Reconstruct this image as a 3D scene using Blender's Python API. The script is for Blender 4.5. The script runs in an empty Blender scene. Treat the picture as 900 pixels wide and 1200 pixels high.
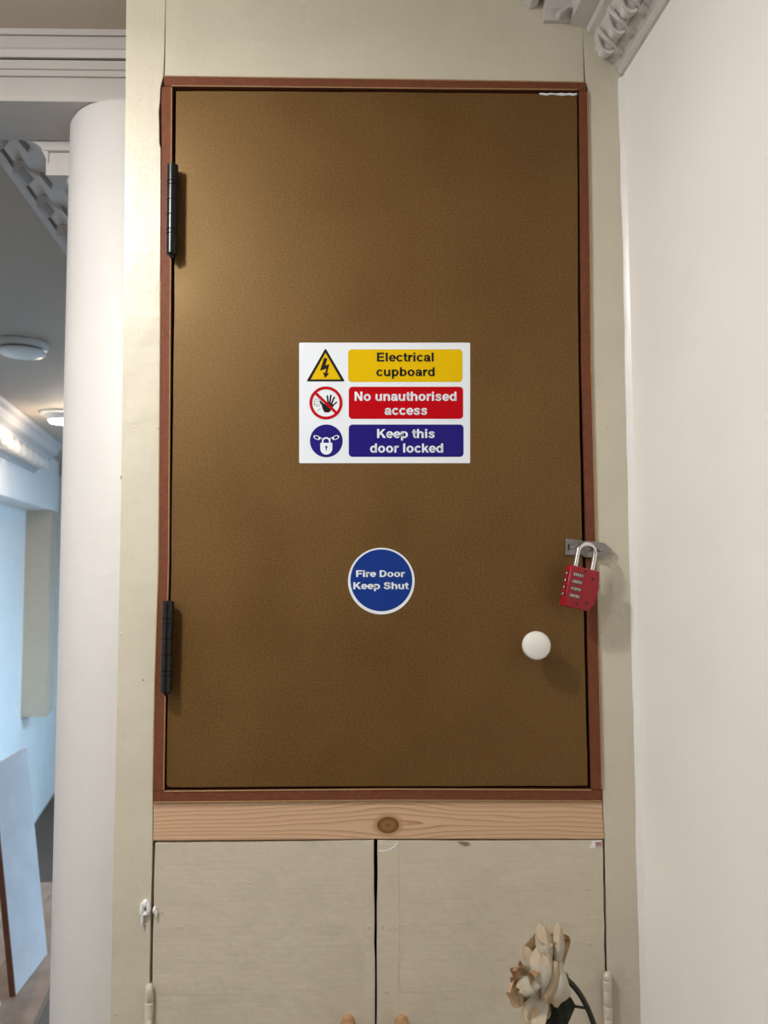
import bpy, bmesh, math, random
from mathutils import Vector, Matrix, noise

# ------------------------------------------------------------------ camera
CAM = Vector((0.0, -0.942, 2.05))
PITCH, YAW, ROLL = math.radians(3.43), math.radians(1.114), math.radians(-0.116)
FPX = 900.0
fwd = Vector((math.sin(YAW)*math.cos(PITCH), math.cos(YAW)*math.cos(PITCH), math.sin(PITCH)))
rgt0 = Vector((math.cos(YAW), -math.sin(YAW), 0.0))
up0 = rgt0.cross(fwd)
rgt = math.cos(ROLL)*rgt0 + math.sin(ROLL)*up0
upv = -math.sin(ROLL)*rgt0 + math.cos(ROLL)*up0
sc = bpy.context.scene
COL = sc.collection
cam = bpy.data.cameras.new('camera')
cam.sensor_fit = 'VERTICAL'; cam.sensor_height = 36.0; cam.sensor_width = 27.0
cam.lens = 36.0*FPX/1200.0
cam.clip_start = 0.02; cam.clip_end = 60
cam.dof.use_dof = True; cam.dof.focus_distance = 0.945; cam.dof.aperture_fstop = 8.0
camo = bpy.data.objects.new('camera', cam)
M4 = Matrix((rgt, upv, -fwd)).transposed().to_4x4()
M4.translation = CAM
camo.matrix_world = M4
COL.objects.link(camo)
sc.camera = camo

# ------------------------------------------------------------------ sky, lights, exposure
world = bpy.data.worlds.new('sky'); sc.world = world
world.use_nodes = True
bgn = world.node_tree.nodes['Background']
bgn.inputs[0].default_value = (0.50, 0.72, 1.0, 1); bgn.inputs[1].default_value = 0.8

def lamp(name, kind, loc, power, color, size=None, rot=None, parent=None):
    l = bpy.data.lights.new(name, kind); l.energy = power; l.color = color
    if kind == 'AREA':
        l.shape = 'RECTANGLE'; l.size, l.size_y = size
    elif size: l.shadow_soft_size = size
    o = bpy.data.objects.new(name, l); o.location = loc
    if rot: o.rotation_euler = rot
    COL.objects.link(o)
    if parent: o.parent = parent
    return o

LAMP_X, LAMP_Y = -0.52, -0.52            # the ceiling lamp in front of the cupboard
LAMP_POWER, LAMP_COLOR = 2.65, (1.0, 0.985, 0.96)
FAR_POWER, FAR_COLOR = 2.6, (1.0, 0.80, 0.60)
BACK_FILL_POWER = 2.0  # added fill lamp behind the camera
# daylight that enters through the window of the far room
wl = lamp('window_daylight', 'AREA', (0.98, 3.6, 2.0), 44, (0.44, 0.72, 1.0), (2.9, 1.6), (0, math.radians(44), 0))
wl.data.spread = math.radians(112)
vs = sc.view_settings
vs.view_transform = 'Standard'; vs.look = 'None'; vs.gamma = 1.0; vs.use_curve_mapping = False
vs.exposure = 1.08

# ------------------------------------------------------------------ helpers
def at(px, py, Y=0.0):
    """point of the plane y = Y that shows at a photograph position (900 x 1200)"""
    v = fwd + (px-450)/FPX*rgt - (py-600)/FPX*upv
    return CAM + v*((Y-CAM.y)/v.y)
def on_z(px, py, z):
    """point of the horizontal plane at height z that shows at a photograph position"""
    v = fwd + (px-450)/FPX*rgt - (py-600)/FPX*upv
    return CAM + v*((z-CAM.z)/v.z)
CEIL = at(60, 33.5, 0.092).z
SOFFIT = at(110, 114.3, 0.094).z
def xz(px, py, Y=0.0):
    p = at(px, py, Y); return (p.x, p.z)

WLOC = {}
def obj(name, bm, mat, parent=None, base=False, smooth=False):
    bmesh.ops.recalc_face_normals(bm, faces=bm.faces)
    me = bpy.data.meshes.new(name); 
    lo = Vector([min(v.co[i] for v in bm.verts) for i in range(3)])
    hi = Vector([max(v.co[i] for v in bm.verts) for i in range(3)])
    c = (lo+hi)/2
    if base: c.z = lo.z
    for v in bm.verts: v.co -= c
    if smooth:
        for f in bm.faces: f.smooth = True
        for e in bm.edges:
            if len(e.link_faces) == 2 and e.calc_face_angle(0) > math.radians(38): e.smooth = False
    bm.to_mesh(me); bm.free()
    me.materials.append(mat)
    o = bpy.data.objects.new(name, me); COL.objects.link(o)
    o.location = c - (WLOC[parent.name] if parent else Vector())
    if parent: o.parent = parent
    WLOC[o.name] = c
    return o
def thing(name, label, cat, loc, group=None):
    o = bpy.data.objects.new(name, None); COL.objects.link(o); o.location = loc
    o.empty_display_size = 0.05
    WLOC[o.name] = Vector(loc)
    return tag(o, label, cat, group)
def tag(o, label, cat, group=None):
    o['label'] = label; o['category'] = cat
    if group: o['group'] = group
    return o
def struct(name, bm, mat, parent=None, smooth=False):
    o = obj(name, bm, mat, parent, smooth=smooth)
    if parent is None: o['kind'] = 'structure'
    return o
def struct_root(name, loc):
    o = bpy.data.objects.new(name, None); COL.objects.link(o); o.location = loc
    WLOC[o.name] = Vector(loc); o['kind'] = 'structure'; o.empty_display_size = 0.05
    return o

def add_box(bm, lo, hi):
    vs_ = [bm.verts.new((x, y, z)) for x in (lo[0], hi[0]) for y in (lo[1], hi[1]) for z in (lo[2], hi[2])]
    for f in ((0,1,3,2),(4,6,7,5),(0,4,5,1),(2,3,7,6),(0,2,6,4),(1,5,7,3)): bm.faces.new([vs_[i] for i in f])
    return vs_
def box(lo, hi, bevel=0, seg=2):
    bm = bmesh.new(); add_box(bm, lo, hi)
    if bevel: bmesh.ops.bevel(bm, geom=list(bm.edges), offset=bevel, segments=seg, affect='EDGES', profile=0.5)
    return bm
def add_hexa(bm, bot, top):
    b = [bm.verts.new(p) for p in bot]; t = [bm.verts.new(p) for p in top]
    bm.faces.new(b[::-1]); bm.faces.new(t)
    n = len(b)
    for i in range(n): bm.faces.new((b[i], b[(i+1)%n], t[(i+1)%n], t[i]))
def hexa(bot, top):
    bm = bmesh.new(); add_hexa(bm, bot, top); return bm
def add_prism(bm, pts, y0, y1, bevel=0, seg=2):
    """outline in (x, z), front face at y0, back at y1"""
    a = [bm.verts.new((p[0], y0, p[1])) for p in pts]; b = [bm.verts.new((p[0], y1, p[1])) for p in pts]
    fa = bm.faces.new(a); bm.faces.new(b[::-1])
    n = len(pts)
    for i in range(n): bm.faces.new((a[i], b[i], b[(i+1)%n], a[(i+1)%n]))
    if bevel:
        bmesh.ops.bevel(bm, geom=list(fa.edges), offset=bevel, segments=seg, affect='EDGES', profile=0.5)
def prism(pts, y0, y1, bevel=0, seg=2):
    bm = bmesh.new(); add_prism(bm, pts, y0, y1, bevel, seg); return bm
def add_lathe(bm, prof, origin=(0,0,0), axis='z', n=32):
    """prof: list of (radius, height)"""
    o = Vector(origin); rings = []
    for r, h in prof:
        ring = []
        if r < 1e-6:
            p = {'z': Vector((0,0,h)), 'y': Vector((0,h,0)), 'x': Vector((h,0,0))}[axis]
            ring = [bm.verts.new(o+p)]
        else:
            for i in range(n):
                a = 2*math.pi*i/n; c, s = r*math.cos(a), r*math.sin(a)
                p = {'z': Vector((c,s,h)), 'y': Vector((c,h,s)), 'x': Vector((h,c,s))}[axis]
                ring.append(bm.verts.new(o+p))
        rings.append(ring)
    for A, B in zip(rings, rings[1:]):
        if len(A) == 1 and len(B) == 1: continue
        for i in range(n):
            j = (i+1) % n
            if len(A) == 1: bm.faces.new((A[0], B[i], B[j]))
            elif len(B) == 1: bm.faces.new((A[i], B[0], A[j]))
            else: bm.faces.new((A[i], B[i], B[j], A[j]))
    if len(rings[0]) > 1: bm.faces.new(rings[0])
    if len(rings[-1]) > 1: bm.faces.new(rings[-1])
def lathe(prof, origin=(0,0,0), axis='z', n=32):
    bm = bmesh.new(); add_lathe(bm, prof, origin, axis, n); return bm
def add_tube(bm, path, rad, n=12):
    path = [Vector(p) for p in path]; rings = []; prev = None
    for i, p in enumerate(path):
        t = (path[min(i+1, len(path)-1)]-path[max(i-1, 0)]).normalized()
        if prev is None:
            ref = Vector((0,0,1)) if abs(t.z) < 0.9 else Vector((1,0,0))
            u = t.cross(ref).normalized()
        else: u = (prev - t*prev.dot(t)).normalized()
        prev = u; w = t.cross(u)
        r = rad(i/(len(path)-1)) if callable(rad) else rad
        rings.append([bm.verts.new(p + r*(math.cos(2*math.pi*k/n)*u + math.sin(2*math.pi*k/n)*w)) for k in range(n)])
    for A, B in zip(rings, rings[1:]):
        for k in range(n): bm.faces.new((A[k], A[(k+1)%n], B[(k+1)%n], B[k]))
    bm.faces.new(rings[0][::-1]); bm.faces.new(rings[-1])
def tube(path, rad, n=12):
    bm = bmesh.new(); add_tube(bm, path, rad, n); return bm
def sweep(prof, A, B, n_out):
    """profile of (out, z): out along n_out from the line A-B; z absolute. Extruded from A to B."""
    A, B, n_out = Vector(A), Vector(B), Vector(n_out)
    bm = bmesh.new()
    a = [bm.verts.new((A.x+n_out.x*o, A.y+n_out.y*o, z)) for o, z in prof]
    b = [bm.verts.new((B.x+n_out.x*o, B.y+n_out.y*o, z)) for o, z in prof]
    bm.faces.new(a); bm.faces.new(b[::-1])
    k = len(prof)
    for i in range(k): bm.faces.new((a[i], b[i], b[(i+1)%k], a[(i+1)%k]))
    return bm
def smooth_path(pts, k=8):
    pts = [Vector(p) for p in pts]; out = []
    P = [2*pts[0]-pts[1]] + pts + [2*pts[-1]-pts[-2]]
    for i in range(1, len(P)-2):
        for j in range(k):
            t = j/k
            out.append(0.5*((2*P[i]) + (-P[i-1]+P[i+1])*t + (2*P[i-1]-5*P[i]+4*P[i+1]-P[i+2])*t*t + (-P[i-1]+3*P[i]-3*P[i+1]+P[i+2])*t**3))
    out.append(pts[-1]); return out
def wobble(pts, step=0.02, amp=0.0008, seed=0, keep=()):
    """subdivide an outline and make its edges slightly uneven"""
    rnd = random.Random(seed); out = []
    n = len(pts)
    for i in range(n):
        a, b = Vector(pts[i]), Vector(pts[(i+1)%n])
        out.append(tuple(a))
        L = (b-a).length; m = int(L/step)
        if i in keep: continue
        d = (b-a).normalized() if L else a; nn = Vector((-d.y, d.x))
        for j in range(1, m): out.append(tuple(a+(b-a)*(j/m) + nn*rnd.uniform(-amp, amp)))
    return out

# ------------------------------------------------------------------ materials
def nodes_of(name):
    m = bpy.data.materials.new(name); m.use_nodes = True
    nt = m.node_tree; p = nt.nodes['Principled BSDF']
    return m, nt, p
def nd(nt, t, **kw):
    n = nt.nodes.new(t)
    for k, v in kw.items(): setattr(n, k, v)
    return n
def mapping(nt, scale=(1,1,1)):
    tc = nd(nt, 'ShaderNodeTexCoord'); mp = nd(nt, 'ShaderNodeMapping'); mp.inputs['Scale'].default_value = scale
    nt.links.new(tc.outputs['Object'], mp.inputs['Vector']); return mp
def ramp(nt, fac, stops):
    r = nd(nt, 'ShaderNodeValToRGB')
    while len(r.color_ramp.elements) < len(stops): r.color_ramp.elements.new(0.5)
    for e, (pos, c) in zip(r.color_ramp.elements, stops): e.position = pos; e.color = (*c, 1)
    nt.links.new(fac, r.inputs['Fac']); return r
def plain(name, col, rough=0.5, metal=0.0, spec=0.5, var=0.06, vscale=30, bump=0.0, bscale=200, emit=None):
    m, nt, p = nodes_of(name)
    mp = mapping(nt)
    nz = nd(nt, 'ShaderNodeTexNoise'); nz.inputs['Scale'].default_value = vscale; nz.inputs['Detail'].default_value = 4
    nt.links.new(mp.outputs[0], nz.inputs['Vector'])
    lo = tuple(max(0, c*(1-var)) for c in col); hi = tuple(min(1, c*(1+var)) for c in col)
    r = ramp(nt, nz.outputs['Fac'], [(0.3, lo), (0.7, hi)])
    nt.links.new(r.outputs['Color'], p.inputs['Base Color'])
    p.inputs['Roughness'].default_value = rough; p.inputs['Metallic'].default_value = metal
    p.inputs['Specular IOR Level'].default_value = spec
    if bump:
        nb = nd(nt, 'ShaderNodeTexNoise'); nb.inputs['Scale'].default_value = bscale; nb.inputs['Detail'].default_value = 3
        nt.links.new(mp.outputs[0], nb.inputs['Vector'])
        b = nd(nt, 'ShaderNodeBump'); b.inputs['Strength'].default_value = bump; b.inputs['Distance'].default_value = 0.001
        nt.links.new(nb.outputs['Fac'], b.inputs['Height']); nt.links.new(b.outputs['Normal'], p.inputs['Normal'])
    if emit:
        p.inputs['Emission Color'].default_value = (*emit[0], 1); p.inputs['Emission Strength'].default_value = emit[1]
    return m
def painted(name, col, rough=0.42, brush=0.35, lump=0.5, var=0.05, axis='z', pits=True):
    """hand-brushed paint: strokes along an axis, lumps, small pits"""
    m, nt, p = nodes_of(name)
    s = {'z': (260, 260, 14), 'x': (14, 260, 260)}[axis]
    mp1 = mapping(nt, s); mp2 = mapping(nt)
    st = nd(nt, 'ShaderNodeTexNoise'); st.inputs['Scale'].default_value = 1.0; st.inputs['Detail'].default_value = 5
    nt.links.new(mp1.outputs[0], st.inputs['Vector'])
    lu = nd(nt, 'ShaderNodeTexNoise'); lu.inputs['Scale'].default_value = 38; lu.inputs['Detail'].default_value = 5
    nt.links.new(mp2.outputs[0], lu.inputs['Vector'])
    cv = nd(nt, 'ShaderNodeTexNoise'); cv.inputs['Scale'].default_value = 7; cv.inputs['Detail'].default_value = 3
    nt.links.new(mp2.outputs[0], cv.inputs['Vector'])
    r = ramp(nt, cv.outputs['Fac'], [(0.3, tuple(c*(1-var) for c in col)), (0.7, tuple(min(1, c*(1+var)) for c in col))])
    nt.links.new(r.outputs['Color'], p.inputs['Base Color'])
    b1 = nd(nt, 'ShaderNodeBump'); b1.inputs['Strength'].default_value = brush; b1.inputs['Distance'].default_value = 0.0006
    nt.links.new(st.outputs['Fac'], b1.inputs['Height'])
    b2 = nd(nt, 'ShaderNodeBump'); b2.inputs['Strength'].default_value = lump; b2.inputs['Distance'].default_value = 0.003
    nt.links.new(lu.outputs['Fac'], b2.inputs['Height']); nt.links.new(b1.outputs['Normal'], b2.inputs['Normal'])
    last = b2
    if pits:
        vo = nd(nt, 'ShaderNodeTexNoise'); vo.inputs['Scale'].default_value = 95; vo.inputs['Detail'].default_value = 1
        nt.links.new(mp2.outputs[0], vo.inputs['Vector'])
        pr = ramp(nt, vo.outputs['Fac'], [(0.73, (0,0,0)), (0.80, (1,1,1))])
        b3 = nd(nt, 'ShaderNodeBump'); b3.inputs['Strength'].default_value = 0.5; b3.inputs['Distance'].default_value = 0.0012
        nt.links.new(pr.outputs['Color'], b3.inputs['Height']); nt.links.new(b2.outputs['Normal'], b3.inputs['Normal'])
        last = b3
    nt.links.new(last.outputs['Normal'], p.inputs['Normal'])
    p.inputs['Roughness'].default_value = rough
    return m
def mdf(name, dark, light, rough=0.5):
    m, nt, p = nodes_of(name)
    mp = mapping(nt); mpx = mapping(nt, (330, 330, 420))
    a = nd(nt, 'ShaderNodeTexNoise'); a.inputs['Scale'].default_value = 1.0; a.inputs['Detail'].default_value = 6; a.inputs['Roughness'].default_value = 0.7
    nt.links.new(mpx.outputs[0], a.inputs['Vector'])
    b = nd(nt, 'ShaderNodeTexNoise'); b.inputs['Scale'].default_value = 9; b.inputs['Detail'].default_value = 4
    nt.links.new(mp.outputs[0], b.inputs['Vector'])
    mx = nd(nt, 'ShaderNodeMath', operation='MULTIPLY_ADD'); mx.inputs[1].default_value = 0.14
    nt.links.new(b.outputs['Fac'], mx.inputs[0])
    mul = nd(nt, 'ShaderNodeMath', operation='MULTIPLY'); mul.inputs[1].default_value = 0.86
    nt.links.new(a.outputs['Fac'], mul.inputs[0]); nt.links.new(mul.outputs[0], mx.inputs[2])
    r = ramp(nt, mx.outputs[0], [(0.33, dark), (0.66, light)])
    nt.links.new(r.outputs['Color'], p.inputs['Base Color'])
    p.inputs['Specular IOR Level'].default_value = 0.95; p.inputs['Specular Tint'].default_value = (1.0, 0.71, 0.36, 1)
    rr = ramp(nt, b.outputs['Fac'], [(0.3, (rough-0.07,)*3), (0.7, (rough+0.1,)*3)])
    nt.links.new(rr.outputs['Color'], p.inputs['Roughness'])
    bp = nd(nt, 'ShaderNodeBump'); bp.inputs['Strength'].default_value = 0.22; bp.inputs['Distance'].default_value = 0.0004
    nt.links.new(a.outputs['Fac'], bp.inputs['Height']); nt.links.new(bp.outputs['Normal'], p.inputs['Normal'])
    return m
def pine(name, knot=(0.0, 0.0)):
    """sawn pine, grain along x, one knot around which the grain bends"""
    m, nt, p = nodes_of(name)
    L = nt.links.new
    tc = nd(nt, 'ShaderNodeTexCoord'); sep = nd(nt, 'ShaderNodeSeparateXYZ'); L(tc.outputs['Object'], sep.inputs[0])
    def mth(op, a, b=None, c=None):
        n = nd(nt, 'ShaderNodeMath', operation=op)
        for i, v in enumerate((a, b, c)):
            if v is None: continue
            if isinstance(v, (int, float)): n.inputs[i].default_value = v
            else: L(v, n.inputs[i])
        return n.outputs[0]
    dx = mth('SUBTRACT', sep.outputs['X'], knot[0]); dz = mth('SUBTRACT', sep.outputs['Z'], knot[1])
    g = mth('EXPONENT', mth('MULTIPLY', mth('MULTIPLY', dx, dx), -1/(2*0.045**2)))
    # slow noise along the board
    mp = nd(nt, 'ShaderNodeMapping'); mp.inputs['Scale'].default_value = (5, 30, 30); L(tc.outputs['Object'], mp.inputs[0])
    nz = nd(nt, 'ShaderNodeTexNoise'); nz.inputs['Scale'].default_value = 1; nz.inputs['Detail'].default_value = 2; L(mp.outputs[0], nz.inputs['Vector'])
    sgn = mth('DIVIDE', dz, mth('ADD', mth('ABSOLUTE', dz), 0.006))
    z2 = mth('SUBTRACT', dz, mth('MULTIPLY', mth('MULTIPLY', g, sgn), 0.010))
    z3 = mth('ADD', z2, mth('MULTIPLY', nz.outputs['Fac'], 0.016))
    z4 = mth('ADD', z3, mth('MULTIPLY', mth('MULTIPLY', dx, dx), 0.05))
    band = mth('FRACT', mth('MULTIPLY', z4, 205))
    mpf = nd(nt, 'ShaderNodeMapping'); mpf.inputs['Scale'].default_value = (30, 900, 900); L(tc.outputs['Object'], mpf.inputs[0])
    fi = nd(nt, 'ShaderNodeTexNoise'); fi.inputs['Scale'].default_value = 1; fi.inputs['Detail'].default_value = 3; L(mpf.outputs[0], fi.inputs['Vector'])
    grain = mth('ADD', mth('MULTIPLY', mth('POWER', band, 3.0), 0.75), mth('MULTIPLY', fi.outputs['Fac'], 0.22))
    r = ramp(nt, grain, [(0.05, (0.70, 0.47, 0.30)), (0.45, (0.62, 0.39, 0.235)), (0.95, (0.38, 0.19, 0.09))])
    # knot
    d2 = mth('SQRT', mth('ADD', mth('MULTIPLY', dx, dx), mth('MULTIPLY', mth('MULTIPLY', dz, 1.35), mth('MULTIPLY', dz, 1.35))))
    d2n = mth('ADD', d2, mth('MULTIPLY', mth('SUBTRACT', nz.outputs['Fac'], 0.5), 0.006))
    kr = ramp(nt, mth('MULTIPLY', d2n, 30), [(0.0, (0.16, 0.075, 0.025)), (0.16, (0.30, 0.15, 0.045)), (0.30, (0.22, 0.10, 0.03)), (0.36, (0.12, 0.05, 0.02)), (0.42, (0.42, 0.24, 0.10))])
    mk = ramp(nt, mth('MULTIPLY', d2n, 30), [(0.38, (1,1,1)), (0.62, (0,0,0))])
    mix = nd(nt, 'ShaderNodeMix', data_type='RGBA'); L(mk.outputs['Color'], mix.inputs[0])
    L(r.outputs['Color'], mix.inputs[6]); L(kr.outputs['Color'], mix.inputs[7])
    L(mix.outputs[2], p.inputs['Base Color']); p.inputs['Roughness'].default_value = 0.6
    bp = nd(nt, 'ShaderNodeBump'); bp.inputs['Strength'].default_value = 0.25; bp.inputs['Distance'].default_value = 0.0005
    L(grain, bp.inputs['Height']); L(bp.outputs['Normal'], p.inputs['Normal'])
    return m

M = {}
M['cream'] = painted('cream_gloss_paint', (0.645, 0.603, 0.482))
M['cream_door'] = painted('cream_door_paint', (0.64, 0.58, 0.455), axis='x', brush=0.5, lump=0.65)
M['wall'] = painted('white_wall_emulsion', (0.92, 0.89, 0.86), rough=0.6, brush=0.08, lump=0.25, var=0.02, pits=False)
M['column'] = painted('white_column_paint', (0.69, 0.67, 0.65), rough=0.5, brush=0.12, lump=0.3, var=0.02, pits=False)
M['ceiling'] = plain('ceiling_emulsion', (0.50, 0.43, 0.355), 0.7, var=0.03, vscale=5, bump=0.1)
M['plaster'] = plain('painted_plaster', (0.62, 0.59, 0.565), 0.45, var=0.03, vscale=40, bump=0.2, bscale=120)
M['beam'] = plain('beam_grey', (0.47, 0.445, 0.42), 0.5, var=0.04, vscale=12, bump=0.2, bscale=90)  # greyer and darker than the other plaster
M['mdf'] = mdf('brown_mdf_board', (0.066, 0.031, 0.0075), (0.160, 0.084, 0.0245), 0.50)
M['mdf_edge'] = plain('mdf_pale_edge', (0.36, 0.22, 0.10), 0.7, var=0.15, vscale=300)
M['red_mdf'] = plain('red_brown_fire_board', (0.175, 0.056, 0.026), 0.65, spec=0.25, var=0.14, vscale=220, bump=0.2, bscale=500)
M['black_metal'] = plain('black_metal', (0.006, 0.006, 0.007), 0.28, spec=0.45)
M['void'] = plain('dark_interior', (0.02, 0.018, 0.015), 0.9, spec=0.1)  # near-black: shade of cupboard insides and slots put into the colour
M['floor'] = plain('brown_carpet', (0.11, 0.075, 0.05), 0.9, var=0.2, vscale=200, bump=0.5, bscale=400)
M['white_plastic'] = plain('white_plastic', (0.80, 0.80, 0.78), 0.35, var=0.02)
M['grey_plastic'] = plain('grey_plastic', (0.10, 0.10, 0.10), 0.5)
M['knob'] = plain('white_knob_plastic', (0.86, 0.85, 0.80), 0.28, var=0.02)
M['wood_knob'] = plain('varnished_wood', (0.40, 0.22, 0.11), 0.3, var=0.2, vscale=80)
M['steel'] = plain('zinc_steel', (0.30, 0.295, 0.28), 0.34, metal=0.85, var=0.1, vscale=90)
M['chrome'] = plain('polished_steel', (0.78, 0.79, 0.80), 0.16, metal=1.0, var=0.03)
M['red'] = plain('red_enamel', (0.33, 0.003, 0.014), 0.30, var=0.05, vscale=60)
M['dark_red'] = plain('dark_rivet', (0.10, 0.004, 0.006), 0.4)
M['dial'] = plain('dial_metal', (0.55, 0.53, 0.50), 0.35, metal=0.3, var=0.1)
M['digit'] = plain('dial_dark_print', (0.05, 0.035, 0.03), 0.5)
M['digit_white'] = plain('dial_white_print', (0.85, 0.82, 0.78), 0.4)
M['s_white'] = plain('sign_white_vinyl', (0.87, 0.93, 1.0), 0.35, var=0.01)
M['s_yellow'] = plain('sign_yellow', (0.80, 0.52, 0.0), 0.35, spec=0.22, var=0.01)
M['s_red'] = plain('sign_red', (0.52, 0.0, 0.006), 0.35, spec=0.22, var=0.01)
M['s_blue'] = plain('sign_blue', (0.018, 0.012, 0.20), 0.35, spec=0.22, var=0.01)
M['f_blue'] = plain('fire_sign_blue', (0.010, 0.045, 0.27), 0.35, spec=0.22, var=0.02)
M['s_black'] = plain('sign_black', (0.012, 0.012, 0.012), 0.4, spec=0.22)
M['filler'] = plain('white_filler', (0.88, 0.88, 0.88), 0.35, var=0.02)
M['white_gloss'] = plain('hinge_paint', (0.70, 0.655, 0.54), 0.35, var=0.05, bump=0.4, bscale=150)
M['bare_wood'] = plain('bare_wood', (0.26, 0.20, 0.12), 0.6)
M['pink_primer'] = plain('pink_primer', (0.42, 0.20, 0.19), 0.6, var=0.2)
M['caulk'] = plain('white_caulk', (0.86, 0.845, 0.82), 0.3, var=0.02, bump=0.4, bscale=60)
M['laminate'] = plain('white_board_face', (0.86, 0.82, 0.82), 0.5, var=0.06, vscale=12)
M['brown_edge'] = plain('brown_board_edge', (0.16, 0.055, 0.025), 0.5, var=0.2)
M['bench'] = plain('bench_wood', (0.44, 0.29, 0.20), 0.5, var=0.18, vscale=14)
M['pier'] = plain('warm_lit_beige', (0.64, 0.51, 0.37), 0.6, var=0.03)  # beige deepened: the lamp's warm light on the pier put into colour
M['lamp_glow'] = plain('lit_diffuser', (0.9, 0.9, 0.9), 0.4, emit=((1.0, 0.96, 0.90), 14))
M['glass'] = plain('window_glass', (0.9, 0.95, 1.0), 0.02)
gp = M['glass'].node_tree.nodes['Principled BSDF']; gp.inputs['Transmission Weight'].default_value = 1.0; gp.inputs['IOR'].default_value = 1.0
M['stem'] = plain('dark_stem', (0.020, 0.022, 0.010), 0.5, var=0.2)
M['leaf'] = plain('dark_green_fabric', (0.030, 0.040, 0.018), 0.6, var=0.25, vscale=120, bump=0.3)
M['vase'] = plain('brown_ceramic', (0.20, 0.12, 0.07), 0.3, var=0.1)

M['dark_back'] = plain('dark_back_wall', (0.12, 0.07, 0.04), 0.5, var=0.2)  # unseen wall made dark to cut the bounced fill light

# ------------------------------------------------------------------ the setting
GROUND, TOP = 0.0, CEIL
struct('floor', box((-3.4, -2.75, -0.1), (0.90, 6.75, GROUND)), M['floor'])
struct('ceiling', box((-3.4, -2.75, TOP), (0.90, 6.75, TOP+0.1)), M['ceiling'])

# right wall: meets the cupboard at a slightly leaning corner and runs past the camera
cb, ct = at(757, 1200), at(730, 88)
def corner_x(z): return ct.x + (cb.x-ct.x)*(z-ct.z)/(cb.z-ct.z)
RS = 0.065                                           # plan slant of that wall
def rw(y, z, out=0.0): return Vector((corner_x(z) - RS*y + out, y, z))
struct('wall_right', hexa([rw(-2.6, 0), rw(0.12, 0), rw(0.12, 0, .12), rw(-2.6, 0, .12)],
                          [rw(-2.6, TOP), rw(0.12, TOP), rw(0.12, TOP, .12), rw(-2.6, TOP, .12)]), M['wall'])
# left wall runs, slanted in plan, into the far room
LS = -0.21
def lx(y, off=0.0): return -2.483 + LS*(y+0.942-5.6) + off
struct('wall_left', hexa([(lx(-2.6), -2.6, 0), (lx(6.56), 6.56, 0), (lx(6.56)-.1, 6.56, 0), (lx(-2.6)-.1, -2.6, 0)],
                         [(lx(-2.6), -2.6, TOP), (lx(6.56), 6.56, TOP), (lx(6.56)-.1, 6.56, TOP), (lx(-2.6)-.1, -2.6, TOP)]), M['wall'])
struct('wall_back', box((-1.2, -2.72, 0), (0.75, -2.6, TOP)), M['dark_back'])
# partition behind the cupboard, side wall and end wall with a window
struct('wall_partition', box((-0.23, 0.34, 0), (0.82, 0.42, TOP)), M['wall'])
bm = bmesh.new()
SX = 0.70
WY0, WY1, WZ0, WZ1 = 1.8, 4.9, 0.75, 2.62
add_box(bm, (SX, 0.42, 0), (SX+.12, WY0, TOP)); add_box(bm, (SX, WY1, 0), (SX+.12, 6.56, TOP))
add_box(bm, (SX, WY0, 0), (SX+.12, WY1, WZ0)); add_box(bm, (SX, WY0, WZ1), (SX+.12, WY1, TOP))
struct('wall_side', bm, M['wall'])
struct('wall_end', box((-3.2, 6.56, 0), (SX+.12, 6.68, TOP)), M['wall'])
wr = struct_root('window_1', (SX+.05, (WY0+WY1)/2, WZ0))
bm = bmesh.new(); ym = (WY0+WY1)/2
for a, b in (((WY0, WZ0), (WY0+.06, WZ1)), ((WY1-.06, WZ0), (WY1, WZ1)), ((WY0+.06, WZ0), (WY1-.06, WZ0+.06)), ((WY0+.06, WZ1-.06), (WY1-.06, WZ1)), ((ym-.03, WZ0+.06), (ym+.03, WZ1-.06))):
    add_box(bm, (SX+.03, a[0], a[1]), (SX+.085, b[0], b[1]))
obj('window_frame', bm, M['white_plastic'], wr)
for a, b in ((WY0+.06, ym-.03), (ym+.03, WY1-.06)):
    obj('pane', box((SX+.055, a, WZ0+.06), (SX+.059, b, WZ1-.06)), M['glass'], wr)

# painted boarding round the cupboards: two stiles, header board, side return
BT = 0.020
lo_pts = [(148, 0), (145.5, 300), (142, 580), (136, 880), (129, 1200)]
L = [xz(*p) for p in lo_pts]
in_pts = [(192.3, 60), (191.5, 90), (189, 97), (186.6, 103), (187.2, 118), (185.8, 130), (186.4, 150), (185.4, 166), (188.4, 173),
          (188, 240), (187.6, 300), (187.0, 350), (187.6, 420), (186.8, 520), (186.2, 600), (184.6, 680), (182.6, 740), (180.8, 800), (179.8, 860), (178.9, 930), (178.2, 1000), (176.2, 1080), (174.0, 1200)]
I = [xz(*p) for p in in_pts]
def ext(p, q, z):                                   # extend the line p-q to height z
    return (p[0] + (q[0]-p[0])*(z-p[1])/(q[1]-p[1]), z)
st = [ext(L[0], L[1], TOP)] + L + [(L[-1][0]-0.001, 0)] + [(I[-1][0], 0)] + I[::-1] + [ext(I[1], I[0], TOP)]
stile = struct('trim_9', prism(st, 0, BT, 0.0012), M['cream'])
r_in = [(684.3, 60), (686.5, 98), (690.2, 106), (690.0, 150), (690.4, 195), (689.6, 205), (691.2, 260), (691.8, 300), (692.2, 370), (694.0, 440), (695.0, 520), (696.8, 600), (698.6, 680), (700.6, 740), (702.4, 820), (704.8, 890), (706.8, 945), (709.2, 985), (711.8, 1140), (713.0, 1200)]
Rr = [xz(*p) for p in r_in]
st = [ext(Rr[1], Rr[0], TOP)] + Rr + [(Rr[-1][0]+0.001, 0), (corner_x(0)-0.0005, 0), (corner_x(TOP)-0.0005, TOP)]
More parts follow.
